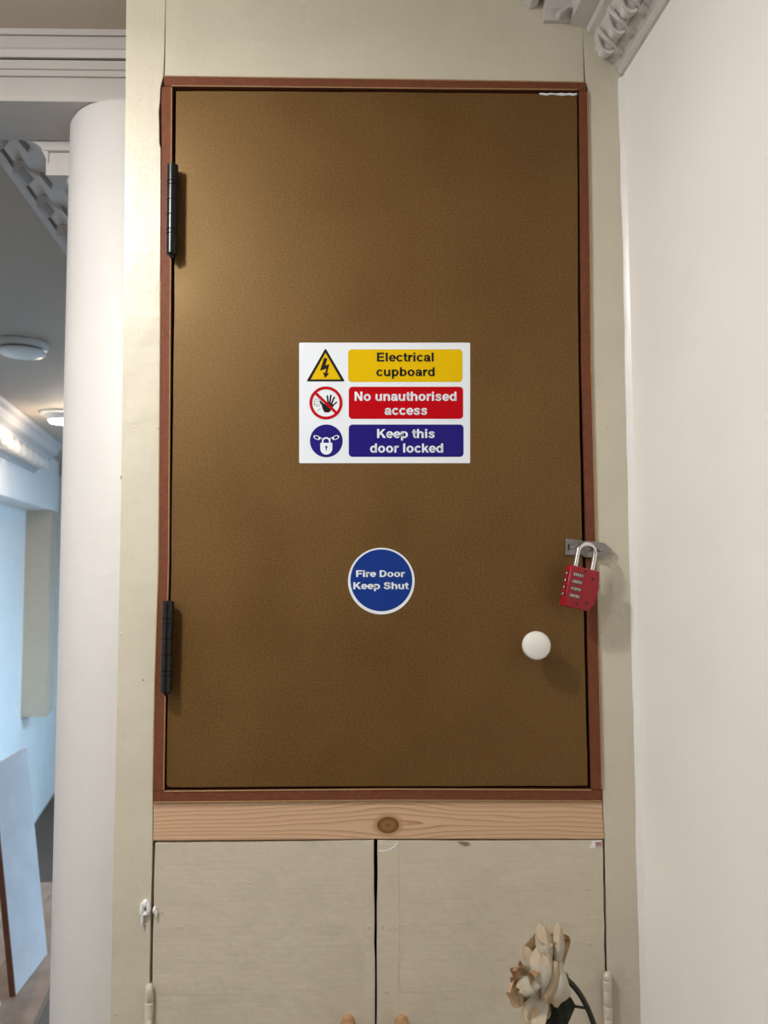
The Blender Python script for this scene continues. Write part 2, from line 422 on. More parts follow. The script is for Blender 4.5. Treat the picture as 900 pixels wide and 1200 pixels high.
struct('trim_10', prism(st, 0.0006, BT, 0.001), M['cream'])
hb = [(I[0][0]+0.0010, TOP), xz(193.0, 88.5), xz(330, 91), xz(520, 94), xz(684.6, 96), (Rr[0][0]-0.0012, TOP)]
struct('wall_front', prism(hb, 0.0002, BT, 0.0008), M['cream'])
struct('trim_11', box((L[2][0]+0.004, BT, 0), (L[2][0]+0.020, 0.0935, TOP)), M['cream'])
# small dark nicks in the paint
for q, w_, h_ in (((142.0, 559.5), 1.2, 5.0), ((168, 797), 2.0, 1.6), ((185.5, 502), 1.0, 2.0)):
    obj('paint_nick', prism([xz(q[0]-w_/2, q[1]-h_/2), xz(q[0]+w_/2, q[1]-h_*.3), xz(q[0]+w_*.4, q[1]+h_/2), xz(q[0]-w_/2, q[1]+h_*.4)], -0.0003, 0.0006), M['bare_wood'], stile)
# bead of sealant down the corner with the wall
bm = bmesh.new(); rows_ = []
for i in range(91):
    z = ct.z - 0.004 - i*(ct.z-0.004)/90
    n1, n2 = noise.noise(Vector((z*14, 1.3, 0))), noise.noise(Vector((z*31, 7.7, 2)))
    wdt = 0.0062 + 0.0014*n1 + 0.0005*n2; dep = 0.006 + 0.001*n2
    cxz = corner_x(z)
    rows_.append([bm.verts.new(q) for q in ((cxz-wdt, 0.0004, z), (cxz-wdt*0.72, -0.0014, z), (cxz-wdt*0.32, -dep*0.55, z), (cxz+0.0014, -dep, z), (cxz+0.0014, 0.0004, z))])
for A_, B_ in zip(rows_, rows_[1:]):
    for k in range(5): bm.faces.new((A_[k], A_[(k+1)%5], B_[(k+1)%5], B_[k]))
bm.faces.new(rows_[0]); bm.faces.new(rows_[-1][::-1])
bd = struct('trim_1', bm, M['caulk'], smooth=True)

# round column with a plain shaft
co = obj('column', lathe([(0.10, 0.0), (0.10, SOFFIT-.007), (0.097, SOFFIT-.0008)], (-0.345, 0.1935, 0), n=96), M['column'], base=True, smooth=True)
tag(co, 'thick round white painted column beside the cupboard, rising to the beam', 'column')

# moulded beam on top of the column
rows_b = [(33.5, .092), (40.5, .092), (42.0, .0965), (55.5, .0965), (58.0, .094), (67.0, .097), (68.8, .100), (69.8, .111), (70.6, .0945), (80.5, .0945), (82.5, .0975), (89.0, .0975), (91.0, .1015)]
bp_ = [(Y_, at(60, r_, Y_).z) for r_, Y_ in rows_b] + [(0.1015, SOFFIT+.006), (0.104, SOFFIT), (0.205, SOFFIT), (0.205, CEIL)]
bm = bmesh.new()
x0, x1 = lx(0.21)+0.002, -0.296
a = [bm.verts.new((x0, y, z)) for y, z in bp_]; b = [bm.verts.new((x1, y, z)) for y, z in bp_]
bm.faces.new(a); bm.faces.new(b[::-1])
for i in range(len(a)): bm.faces.new((a[i], b[i], b[(i+1)%len(a)], a[(i+1)%len(a)]))
struct('trim_2', bm, M['beam'])

# ------------------------------------------------------------------ electrical cupboard: frame, door, hardware
FY = -0.0015
ec = thing('electrical_cupboard', 'tall brown board cupboard door in a red-brown frame with two black hinges', 'cupboard', (0.01, 0.02, at(440, 940).z))
fr = {'l': [(192.2, 90), (201.8, 102), (200.4, 330), (198.2, 660), (194.2, 812), (192.4, 926.3), (179.4, 926.8), (181.4, 812), (186.2, 660), (188.4, 330), (190.0, 172), (189.6, 110)],
      't': [(192.0, 90), (330, 92), (520, 94.6), (686.2, 97.4), (687.0, 106.6), (676.5, 106.2), (520, 105), (330, 103), (193.0, 101.7)],
      'r': [(678.6, 106.8), (688.4, 107), (691.4, 300), (692.4, 420), (697.0, 600), (702.8, 820), (705.2, 925), (693.0, 924.6), (690.2, 820), (686.0, 600), (681.2, 420)],
      'b': [(180.0, 927.2), (193, 926.6), (460, 924.2), (692, 925), (704.6, 925.5), (705.4, 938.6), (460, 937.8), (179.6, 940.2)]}
fr['l'][0] = (190.4, 102.2)
for k in 'ltrb':
    o = obj('frame_strip', prism([xz(*p) for p in fr[k]], FY, 0.03, 0.0006), M['red_mdf'], ec)
    # the pale outer lips of the board
    P_ = fr[k]
    rows = {'l': [[(188.6, 330), (186.4, 660), (181.6, 812), (179.6, 926)], [(201.6, 104), (200.2, 330), (198.0, 660), (194.0, 812), (192.2, 925)]],
            't': [[(192.4, 90.3), (330, 92.3), (520, 94.9), (686, 97.6)], [(202, 101.5), (330, 102.7), (520, 104.7), (676, 105.9)]],
            'r': [[(688.2, 108), (691.2, 300), (692.2, 420), (696.8, 600), (702.6, 820), (704.9, 924)]],
            'b': [[(193, 926.9), (460, 924.5), (692, 925.3)], [(180, 939.8), (460, 937.4), (705, 938.3)]]}[k]
    for r_ in rows:
        bm = bmesh.new(); add_tube(bm, [(xz(*q)[0], FY-0.0002, xz(*q)[1]) for q in r_], 0.00085, 6)
        obj('pale_edge', bm, M['mdf_edge'], o)
# near-black block seen through the gaps; the inside's shade is its colour
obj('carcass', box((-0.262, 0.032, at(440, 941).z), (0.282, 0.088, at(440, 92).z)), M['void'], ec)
DY = 0.0005
dpts = [(206.0, 106.3), (430, 107.6), (676.4, 110.2), (677.4, 330), (678.0, 420), (681.6, 610), (686.4, 820), (689.0, 921.0), (440, 921.4), (200, 922.6), (196.6, 922.4), (195.4, 920.6), (194.8, 918.5), (197.0, 812), (200.8, 660), (204.4, 330)]
door = obj('fire_door', prism(wobble([xz(*p) for p in dpts], 0.03, 0.0003, 3), DY, 0.0185, 0.0008), M['mdf'], ec)
# torn pale edge along the top right of the door
rnd = random.Random(7); tp = [xz(632+i*4.4, 109.6+rnd.uniform(-.9, .5)+i*0.03) for i in range(11)]
bt = [xz(632+i*4.4, 110.4+rnd.uniform(0, 1.6)+i*0.03) for i in range(11)]
obj('torn_edge', prism(tp+bt[::-1], DY-0.0008, DY+0.0004), M['s_white'], door)

def black_hinge(top, bot, marks):
    """barrel hinge: knuckles, washers and a small finial; in photo rows along the barrel"""
    pt, pb = at(*top, Y=-0.012), at(*bot, Y=-0.012)
    H = (pt-pb).length; r = 0.0069
    def h(row): return H*(bot[1]-row)/(bot[1]-top[1])
    prof = [(0, -0.0045), (0.0022, -0.0045), (0.003, -0.002), (0.0055, -0.0005), (r, 0.001)]
    for mk in sorted(marks, reverse=True):
        z = h(mk); prof += [(r, z-0.0006), (r-0.0010, z-0.0002), (r-0.0010, z+0.0002), (r, z+0.0006)]
    prof += [(r, H-0.0012), (r-0.0014, H-0.0002), (0.004, H), (0, H)]
    bm = bmesh.new(); add_lathe(bm, prof, (0,0,0), 'z', 28)
    # leaf folded back into the gap
    add_box(bm, (-0.0016, 0.0, 0.002), (0.0016, 0.0125, H-0.002))
    d = (pt-pb).normalized(); q = Vector((0,0,1)).rotation_difference(d)
    bmesh.ops.transform(bm, matrix=Matrix.Translation(pb) @ q.to_matrix().to_4x4(), verts=bm.verts)
    return bm
obj('hinge', black_hinge((202.3, 193), (201.2, 298.5), (214, 218, 235.5, 253, 270, 275)), M['black_metal'], door, smooth=True)
obj('hinge', black_hinge((197.2, 704), (194.4, 811), (725, 730.5, 748, 767, 786, 791)), M['black_metal'], door, smooth=True)

# white round knob
kc = at(629.6, 757, Y=-0.030)
obj('knob', lathe([(0.0085, 0.0), (0.0075, -0.008), (0.007, -0.014), (0.010, -0.018), (0.0150, -0.020), (0.0168, -0.0235), (0.0170, -0.027), (0.0155, -0.0305), (0.011, -0.0325), (0.005, -0.0335), (0, -0.0337)][::1], (kc.x, DY, kc.z), 'y', 48), M['knob'], door, smooth=True)

# hasp: fixed leaf on the door, slotted strap across the gap, staple
HY = DY
hp = obj('hasp', prism([xz(662.6, 631.4), xz(664.0, 631.2), xz(683.0, 633.6), xz(685.5, 650.8), xz(662.2, 650.6)], HY-0.0022, HY, 0.0005), M['steel'], door)
obj('hasp_slot', prism([xz(665.4, 637.6), xz(666.8, 637.6), xz(666.6, 644.6), xz(665.2, 644.6)], HY-0.0024, HY-0.0018), M['void'], hp)
obj('hasp_glint', tube([at(668.5, 641.5, HY-0.0030), at(673, 640.2, HY-0.0034), at(679, 636.6, HY-0.0030)], 0.0010, 8), M['chrome'], hp, smooth=True)  # chrome ridge added for the bright reflection along the leaf's bend
strap = [(679.0, 634.6), (686.0, 634.0), (698.0, 635.0), (707.6, 636.2), (712.0, 639.6), (716.4, 643.6), (716.8, 646.0), (715.4, 648.4), (707.8, 653.0), (700, 653.6), (684.6, 653.0), (680.5, 649.8)]
obj('hasp_strap', prism([xz(*p, Y=-0.005) for p in strap], -0.0065, -0.0045, 0.0006), M['steel'], hp)
obj('strap_slot', prism([xz(691.0, 643.0, -.006), xz(704.5, 644.2, -.006), xz(706, 645.6, -.006), xz(704.5, 647.0, -.006), xz(691, 646.0, -.006)], -0.0068, -0.006), M['void'], hp)
sy = []
for i in range(13):
    a = math.pi*i/12
    p = at(697.5-5.6*math.cos(a), 645.0-0.4*math.cos(a), -0.0045); sy.append((p.x, -0.0035-0.017*math.sin(a), p.z))
obj('staple', tube(sy, 0.0017, 10), M['steel'], hp, smooth=True)

# ------------------------------------------------------------------ pine rail between the cupboards
rp = [(179.4, 941.0), (460, 938.8), (705.6, 940.0), (708.4, 983.4), (590, 983.2), (460, 983.0), (330, 984.0), (179.0, 985.6)]
rail_pts = [xz(*p) for p in rp]
k_ = at(455, 967.5); cx_ = (min(p[0] for p in rail_pts)+max(p[0] for p in rail_pts))/2; cz_ = min(p[1] for p in rail_pts)
M['pine'] = pine('sawn_pine', (k_.x-cx_, k_.z-cz_))
tag(obj('pine_rail', prism(rail_pts, 0.0006, 0.045, 0.0006), M['pine'], base=True), 'bare pine rail with a round knot under the brown door', 'wooden rail')

# ------------------------------------------------------------------ lower cupboard
lc = thing('lower_cupboard', 'cream painted low cupboard with two doors under the pine rail', 'cupboard', (0.01, 0.02, 0))
cz = at(440, 986.0).z
obj('carcass', box((xz(172, 1200)[0]-0.003, 0.023, 0.0), (xz(714, 1200)[0]+0.003, 0.088, cz)), M['void'], lc)  # near-black block, shade behind the door gaps put into its colour
obj('plinth', box((-0.25, 0.002, 0.0), (0.27, 0.0225, 0.10)), M['cream'], lc)
def down(p, q, z): return ext(xz(*p), xz(*q), z)
dl = [xz(181.6, 988.2), xz(300, 987.2), xz(438.2, 985.0), down((438.2, 985), (439.4, 1200), 0.11), down((181.6, 988), (177.4, 1200), 0.11)]
dr = [xz(442.4, 985.2), xz(560, 985.6), xz(706.6, 985.0), down((706.6, 985), (709.8, 1200), 0.11), down((442.4, 985), (441.4, 1200), 0.11)]
doors = []
for pts, s in ((dl, 11), (dr, 12)):
    doors.append(obj('cabinet_door', prism(wobble(pts, 0.02, 0.0004, s), 0.0005, 0.0195, 0.0012), M['cream_door'], lc))
# lippings along the meeting edges
lipl = [xz(426.6, 988.5), xz(437.2, 988.3), down((437.2, 985), (438.4, 1200), 0.115), down((426.6, 985), (427.0, 1200), 0.115)]
lipr = [xz(443.6, 988.5), xz(467.6, 988.8), down((467.6, 985), (468.2, 1200), 0.115), down((443.6, 985), (442.6, 1200), 0.115)]
obj('lipping', prism(lipl, 0.0000, 0.001, 0.0003), M['cream_door'], doors[0])
obj('lipping', prism(lipr, 0.0000, 0.001, 0.0003), M['cream_door'], doors[1])
for (px, d) in ((407.5, doors[0]), (471.5, doors[1])):
    c = at(px, 1209.5, Y=-0.020)
    obj('knob', lathe([(0.008, 0.0), (0.0065, -0.006), (0.0065, -0.010), (0.010, -0.014), (0.0118, -0.018), (0.0115, -0.022), (0.008, -0.026), (0, -0.027)], (c.x, 0.0005, c.z), 'y', 28), M['wood_knob'], d, smooth=True)
chip = lambda name, pts, mat, t=0.0003: obj(name, prism([xz(*q) for q in pts], -t, 0.0004), mat, doors[1])
chip('paint_chip', [(443.5, 996.0), (450, 996.4), (457, 994.5), (463, 990.6), (465.5, 986.6), (466.8, 986.6), (464.0, 991.8), (457.6, 996.0), (450, 997.8), (443.5, 997.4)], M['filler'])
chip('paint_chip', [(536, 986.4), (548, 986.6), (551, 989.5), (545, 991.4), (540, 989.2)], M['bare_wood'])
chip('paint_chip', [(694.5, 985.8), (704.6, 985.6), (704.4, 992.4), (699, 990.4), (696.6, 994.6), (691, 993.6)], M['filler'])
chip('paint_chip', [(697.5, 986.8), (704.2, 986.6), (704.0, 991.4), (700, 989.6), (698.2, 992.0)], M['pink_primer'], 0.0006)
def paint_hinge(px, top, marks, r):
    p = at(px, top, Y=-0.004); H = 0.075
    prof = [(0, 0), (r*0.9, 0.0), (r, 0.001)]
    s = 0.00098
    for i, mk in enumerate(sorted(marks, reverse=True)):
        z = H-(mk-top)*s; prof += [(r*(1.0 if i%2 else .93), z-0.0007), (r-0.0009, z), (r*(.93 if i%2 else 1.0), z+0.0007)]
    prof += [(r, H-0.006), (r*0.93, H-0.003), (r*0.6, H-0.0006), (0, H)]
    bm = lathe(prof, (p.x, p.y, p.z-H), 'z', 20)
    add_box(bm, (p.x-0.0012, p.y, p.z-H), (p.x+0.0012, 0.012, p.z-0.003))
    for v in bm.verts: v.co += Vector((noise.noise(v.co*220), noise.noise(v.co*220+Vector((9,9,9))), 0))*0.0005
    return bm
obj('hinge', paint_hinge(175.0, 1153, (1174.0, 1192.0), 0.0046), M['white_gloss'], doors[0], smooth=True)
obj('hinge', paint_hinge(711.6, 1139, (1149.0, 1160.0, 1179.0, 1193.0), 0.0050), M['white_gloss'], doors[1], smooth=True)

# ------------------------------------------------------------------ signs
class Sheet:
    """flat print on a sticker: outline points given in the sticker's own photo crop"""
    def __init__(s, root, x0, y0, k): s.r, s.x0, s.y0, s.k = root, x0, y0, k
    def p(s, u, v): return xz(s.x0+u/s.k, s.y0+v/s.k, DY)
    def poly(s, name, pts, mat, lay, parent=None):
        bm = bmesh.new(); y = DY-0.0004-0.00012*lay
        f = bm.faces.new([bm.verts.new((q[0], y, q[1])) for q in [s.p(*a) for a in pts]])
        f.normal_update(); bmesh.ops.triangulate(bm, faces=[f])
        return s._fin(name, bm, mat, parent)
    def multi(s, name, polys, mat, lay, parent=None):
        bm = bmesh.new(); y = DY-0.0004-0.00012*lay
        for i, pts in enumerate(polys):
            f = bm.faces.new([bm.verts.new((q[0], y-i*2e-6, q[1])) for q in [s.p(*a) for a in pts]])
        for f in bm.faces: f.normal_update()
        bmesh.ops.triangulate(bm, faces=list(bm.faces))
        return s._fin(name, bm, mat, parent)
    def _fin(s, name, bm, mat, parent):
        for f in bm.faces:
            f.normal_update()
        o = obj(name, bm, mat, parent or s.r)
        me = o.data
        if me.polygons and me.polygons[0].normal.y > 0: me.flip_normals()
        return o
def rrect(x0, y0, x1, y1, r, n=6):
    out = []
    for cx, cy, a0 in ((x1-r, y0+r, -90), (x1-r, y1-r, 0), (x0+r, y1-r, 90), (x0+r, y0+r, 180)):
        for i in range(n+1):
            a = math.radians(a0+90*i/n); out.append((cx+r*math.cos(a), cy+r*math.sin(a)))
    return out
def circ(cx, cy, r, n=64, ry=None): return [(cx+r*math.cos(2*math.pi*i/n), cy+(ry or r)*math.sin(2*math.pi*i/n)) for i in range(n)]
def stroke(pts, w):
    out = []
    for a, b in zip(pts, pts[1:]):
        a, b = Vector(a), Vector(b); d = (b-a).normalized(); n = Vector((-d.y, d.x))*w/2; e = d*w*0.25
        out.append([tuple(a-e+n), tuple(b+e+n), tuple(b+e-n), tuple(a-e-n)])
    return out
def capsule(a, b, w, n=6):
    a, b = Vector(a), Vector(b); d = (b-a).normalized(); t = math.atan2(d.y, d.x); out = []
    for i in range(n+1): 
        q = t-math.pi/2+math.pi*i/n; out.append(tuple(b+Vector((math.cos(q), math.sin(q)))*w/2))
    for i in range(n+1): 
        q = t+math.pi/2+math.pi*i/n; out.append(tuple(a+Vector((math.cos(q), math.sin(q)))*w/2))
    return out
def ring(cx, cy, r0, r1, a0=0, a1=360, n=48, ry=1.0, rot=0):
    out = []
    ca, sa = math.cos(math.radians(rot)), math.sin(math.radians(rot))
    def P(r, a):
        x, y = r*math.cos(math.radians(a)), r*ry*math.sin(math.radians(a)); return (cx+x*ca-y*sa, cy+x*sa+y*ca)
    for i in range(n):
        p, q = a0+(a1-a0)*i/n, a0+(a1-a0)*(i+1)/n
        out.append([P(r1, p), P(r1, q), P(r0, q), P(r0, p)])
    return out
def bar(x0, y0, x1, y1): return [[(x0, y0), (x1, y0), (x1, y1), (x0, y1)]]
def bow(cx, cy, ro, io, a0=0, a1=360, n=22):
    out = []
    for i in range(n):
        p, q = math.radians(a0+(a1-a0)*i/n), math.radians(a0+(a1-a0)*(i+1)/n)
        out.append([(cx+ro[0]*math.cos(p), cy+ro[1]*math.sin(p)), (cx+ro[0]*math.cos(q), cy+ro[1]*math.sin(q)), (cx+io[0]*math.cos(q), cy+io[1]*math.sin(q)), (cx+io[0]*math.cos(p), cy+io[1]*math.sin(p))])
    return out
def spine(pts, w, k=5):
    P = [Vector((p[0], p[1])) for p in smooth_path([(a, b, 0) for a, b in pts], k)]
    N = []
    for i in range(len(P)):
        d = (P[min(i+1, len(P)-1)]-P[max(i-1, 0)]).normalized(); N.append(Vector((-d.y, d.x))*w/2)
    return [[tuple(P[i]+N[i]), tuple(P[i]-N[i]), tuple(P[i+1]-N[i+1]), tuple(P[i+1]+N[i+1])] for i in range(len(P)-1)]
CAPH, XH = 0.72, 0.53
RO, RI = (0.265, 0.278), (0.122, 0.160)
GLYPH = {
    ' ': (0.28, []),
    'l': (0.285, bar(.07, 0, .215, CAPH)), 'i': (0.285, bar(.07, 0, .215, XH)+bar(.07, .60, .215, CAPH)),
    'E': (0.667, bar(.07, 0, .22, CAPH)+bar(.2, 0, .62, .125)+bar(.2, .305, .58, .425)+bar(.2, .595, .61, CAPH)),
    'F': (0.611, bar(.07, 0, .22, CAPH)+bar(.2, .29, .54, .41)+bar(.2, .595, .58, CAPH)),
    'N': (0.722, bar(.07, 0, .21, CAPH)+bar(.512, 0, .652, CAPH)+[[(.07, CAPH), (.225, CAPH), (.652, 0), (.497, 0)]]),
    'K': (0.722, bar(.07, 0, .22, CAPH)+[[(.20, .19), (.20, .37), (.50, CAPH), (.685, CAPH)], [(.29, .36), (.40, .475), (.72, 0), (.535, 0)]]),
    'D': (0.722, bar(.07, 0, .22, CAPH)+bar(.2, 0, .36, .125)+bar(.2, .595, .36, CAPH)+bow(.35, .36, (.32, .36), (.165, .235), -90, 90)),
    'S': (0.667, spine([(.545, .505), (.50, .615), (.335, .660), (.175, .615), (.130, .52), (.20, .425), (.34, .375), (.48, .315), (.540, .205), (.48, .100), (.325, .058), (.155, .105), (.105, .225)], .138)),
    's': (0.556, spine([(.455, .375), (.405, .452), (.280, .480), (.165, .450), (.130, .385), (.185, .315), (.285, .275), (.39, .230), (.435, .150), (.385, .075), (.275, .047), (.135, .080), (.090, .165)], .118)),
    'c': (0.556, bow(.305, .265, RO, RI, 38, 322)),
    'e': (0.556, bow(.300, .265, RO, RI, 0, 322)+bar(.12, .213, .562, .315)),
    'o': (0.611, bow(.305, .265, RO, RI)),
    'b': (0.611, bar(.06, 0, .20, CAPH)+bow(.315, .265, (.255, .278), (.113, .160))),
    'd': (0.611, bar(.41, 0, .55, CAPH)+bow(.295, .265, (.255, .278), (.113, .160))),
    'p': (0.611, bar(.06, -.205, .20, XH)+bow(.315, .265, (.255, .278), (.113, .160))),
    'u': (0.611, bar(.06, .19, .20, XH)+bar(.405, 0, .545, XH)+bow(.275, .20, (.215, .213), (.075, .090), 180, 345)),
    'n': (0.611, bar(.06, 0, .20, XH)+bar(.41, 0, .55, .34)+bow(.335, .33, (.215, .213), (.075, .090), 0, 165)),
    'h': (0.611, bar(.06, 0, .20, CAPH)+bar(.41, 0, .55, .34)+bow(.335, .33, (.215, .213), (.075, .090), 0, 165)),
    'r': (0.389, bar(.06, 0, .20, XH)+spine([(.135, .27), (.185, .40), (.265, .46), (.385, .468)], .14)),
    't': (0.333, bar(.095, .13, .235, .68)+bar(.015, .42, .335, XH)+spine([(.165, .17), (.185, .085), (.245, .058), (.335, .060)], .125)),
    'k': (0.556, bar(.06, 0, .20, CAPH)+[[(.19, .12), (.19, .29), (.365, XH), (.535, XH)], [(.26, .26), (.36, .37), (.565, 0), (.40, 0)]]),
    'a': (0.556, bar(.372, .06, .508, .36)+bar(.39, 0, .535, .09)+spine([(.105, .355), (.145, .445), (.275, .478), (.395, .452), (.440, .345)], .122)+bow(.230, .157, (.195, .170), (.065, .068))+spine([(.23, .275), (.34, .29), (.44, .335)], .10)),
}
def lettering(sheet, text, u0, u1, base, cap, mat, lay, bold, parent):
    """a line of print between u0 and u1 (crop units), standing on row base, capitals up to row cap"""
    polys = []; x = 0
    for ch in text:
        adv, pl_ = GLYPH[ch]
        for ox, oy in ((0, 0), (bold*.55, 0), (-bold*.55, 0), (0, bold*.4), (0, -bold*.4)):
            for q in pl_: polys.append([(x+a+ox, b+oy) for a, b in q])
        x += adv
    x0 = min(p[0] for q in polys for p in q); x1 = max(p[0] for q in polys for p in q)
    A = sheet.p(u0, base); B = sheet.p(u1, base); C = sheet.p(u0, cap)
    sx, sz = (B[0]-A[0])/(x1-x0), (C[1]-A[1])/CAPH
    bm = bmesh.new(); y = DY-0.0004-0.00012*lay
    for i, q in enumerate(polys):
        bm.faces.new([bm.verts.new((A[0]+(a-x0)*sx, y-(i%7)*3e-6, A[1]+b*sz+(B[1]-A[1])*(a-x0)/(x1-x0))) for a, b in q])
    return sheet._fin('lettering', bm, mat, parent)

sg = thing('safety_sign', 'white sticker with yellow, red and blue warning panels on the brown door', 'sign', (at(451, 543).x, DY, at(451, 543).z))
sheet = obj('sheet', prism([xz(340+u/4.09, 390+v/4.09) for u, v in rrect(43, 47, 863, 625, 6, 3)], DY-0.0004, DY-0.00005), M['s_white'], sg)
# straighten the lower right corner as in the photograph
S = Sheet(sg, 340, 390, 4.09)
py_ = S.poly('yellow_panel', rrect(278, 80, 826, 236, 18), M['s_yellow'], 1)
pr_ = S.poly('red_panel', rrect(281, 259, 829, 413, 18), M['s_red'], 1)
pb_ = S.poly('blue_panel', rrect(281, 440, 831, 595, 18), M['s_blue'], 1)
BO = 0.018
lettering(S, 'Electrical', 416, 688, 138, 96, M['s_black'], 2, BO, py_)
lettering(S, 'cupboard', 413, 693, 208, 166, M['s_black'], 2, BO, py_)
lettering(S, 'No unauthorised', 309, 797, 326, 283, M['s_white'], 2, BO, pr_)
lettering(S, 'access', 453, 657, 393, 350, M['s_white'], 2, BO, pr_)
lettering(S, 'Keep this', 417, 693, 504, 462, M['s_white'], 2, BO, pb_)
lettering(S, 'door locked', 383, 733, 574, 531, M['s_white'], 2, BO, pb_)
def rtri(pts, r, n=5):
    out = []; m = len(pts)
    for i in range(m):
        a, b, c = Vector(pts[i-1]), Vector(pts[i]), Vector(pts[(i+1)%m])
        d1, d2 = (a-b).normalized(), (c-b).normalized()
        ang = d1.angle(d2); t = r/math.tan(ang/2); p, q = b+d1*t, b+d2*t
        for k in range(n+1):
            s_ = k/n; out.append(tuple((1-s_)**2*p + 2*s_*(1-s_)*b + s_*s_*q))
    return out
T = Sheet(sg, 340, 395, 7.5)
tri = T.poly('warning_triangle', rtri([(311, 98), (143, 391), (483, 391)], 9), M['s_black'], 1)
T.poly('triangle_field', rtri([(311, 140), (181, 373), (445, 373)], 3), M['s_yellow'], 2, tri)
T.poly('lightning_bolt', [(300, 183), (328, 191), (310, 250), (346, 240), (325, 317), (343, 321), (307, 363), (289, 312), (307, 316), (318, 279), (262, 298)], M['s_black'], 3, tri)
pro = T.multi('prohibition_ring', ring(315, 580, 120, 145, n=64), M['s_red'], 3)
T.poly('ring_field', circ(315, 580, 121), M['s_white'], 1, pro)
hand = [[(268, 560), (282, 572), (300, 590), (330, 575), (372, 588), (384, 606), (352, 655), (338, 665), (302, 662), (284, 630)]]
for a, b, w in (((336, 590), (327, 519), 15), ((349, 585), (358, 514), 15), ((362, 590), (388, 531), 14), ((372, 606), (408, 574), 12), ((292, 612), (266, 566), 14)): hand.append(capsule(a, b, w))
T.multi('raised_hand', hand, M['s_black'], 2, pro)
face = ring(239, 572, 26, 29, 120, 330, 20) + stroke([(213, 585), (218, 600), (232, 602), (238, 612), (254, 606), (262, 596)], 3) + stroke([(228, 566), (268, 566)], 3) + stroke([(232, 590), (250, 588)], 3) + stroke([(268, 628), (252, 640), (240, 652)], 3) + stroke([(262, 575), (268, 590)], 3)
T.multi('figure_outline', face, M['s_black'], 2, pro)
T.multi('slash', [stroke([(222, 492), (402, 664)], 25)[0]], M['s_red'], 4, pro)
blu = T.poly('mandatory_disc', circ(318, 913, 144), M['s_blue'], 1)
lk = [[(265, 930), (371, 930), (371, 985), (366, 1005), (352, 1022), (335, 1031), (318, 1034), (301, 1031), (284, 1022), (270, 1005), (265, 985)]]
lk += ring(317, 918, 24, 38, 180, 360, 20)
lk += [[(279, 918), (293, 918), (293, 932), (279, 932)], [(341, 918), (355, 918), (355, 932), (341, 932)]]
lk += ring(236, 884, 22, 33, 0, 360, 24, 0.55, 22) + ring(400, 884, 22, 33, 0, 360, 24, 0.55, -22)
lk += ring(268, 897, 14, 23, 150, 360, 14, 0.6, 25) + ring(366, 897, 14, 23, 180, 390, 14, 0.6, -25)
T.multi('padlock_symbol', lk, M['s_white'], 2, blu)
T.multi('keyhole', [circ(318, 966, 10, 16), [(313, 966), (323, 966), (322, 998), (314, 998)]], M['s_blue'], 3, blu)

fs = thing('fire_door_sign', 'round blue and white sticker with two lines of white lettering on the brown door', 'sign', (at(447, 720).x, DY, at(447, 720).z))
F = Sheet(fs, 380, 620, 6.43)
obj('sheet', prism([F.p(u, v) for u, v in circ(430, 392, 251)], DY-0.0004, DY-0.00005), M['s_white'], fs)
disc = F.poly('blue_disc', circ(430, 386, 233), M['f_blue'], 1)
lettering(F, 'Fire Door', 240, 608, 360, 311, M['s_white'], 2, 0.030, disc)
lettering(F, 'Keep Shut', 219, 636, 452, 401, M['s_white'], 2, 0.030, disc)

# ------------------------------------------------------------------ red combination padlock
pc = at(680.4, 686, Y=-0.029)
ROT = Matrix.Translation(pc) @ Matrix.Rotation(math.radians(13), 4, 'Z') @ Matrix.Rotation(math.radians(12.5), 4, 'Y')
def put(bm): bmesh.ops.transform(bm, matrix=ROT, verts=bm.verts); return bm
mm = 0.001
pl = thing('padlock', 'red four-dial combination padlock with steel shackle hanging from the hasp', 'padlock', (pc.x, pc.y, pc.z-0.023))
body = [(x*1.06, 20.8+(z-20.8)*1.16) for x, z in [(-19, -20.5), (-18, -21.5), (11.5, -21.5), (12.5, -20.5), (14.0, -14.2), (17.6, -13.6), (18.2, -8), (19.2, 5.5), (19, 8.0), (16.2, 11.5), (17.2, 19.5), (16.0, 20.8), (-17.5, 20.8), (-19, 19.5)]]
bm = prism([(x*mm, z*mm) for x, z in body], -7*mm, 7*mm)
bmesh.ops.bevel(bm, geom=[e for e in bm.edges if abs(e.verts[0].co.y-e.verts[1].co.y) < 1e-6], offset=1.5*mm, segments=3, affect='EDGES', profile=0.5)
pbod = obj('body', put(bm), M['red'], pl, smooth=True)
path = [(-11.2, 0, 12)]; path += [(-11.2, 0, 24), (-11.2, 0, 32)]
path += [(-11.2*math.cos(a), 0, 39+11.2*math.sin(a)) for a in [math.pi*i/16 for i in range(17)]]
path += [(11.2, 0, 32), (11.2, 0, 24), (11.2, 0, 14)]
obj('shackle', put(tube([Vector(p)*mm for p in path], 2.75*mm, 16)), M['chrome'], pl, smooth=True)
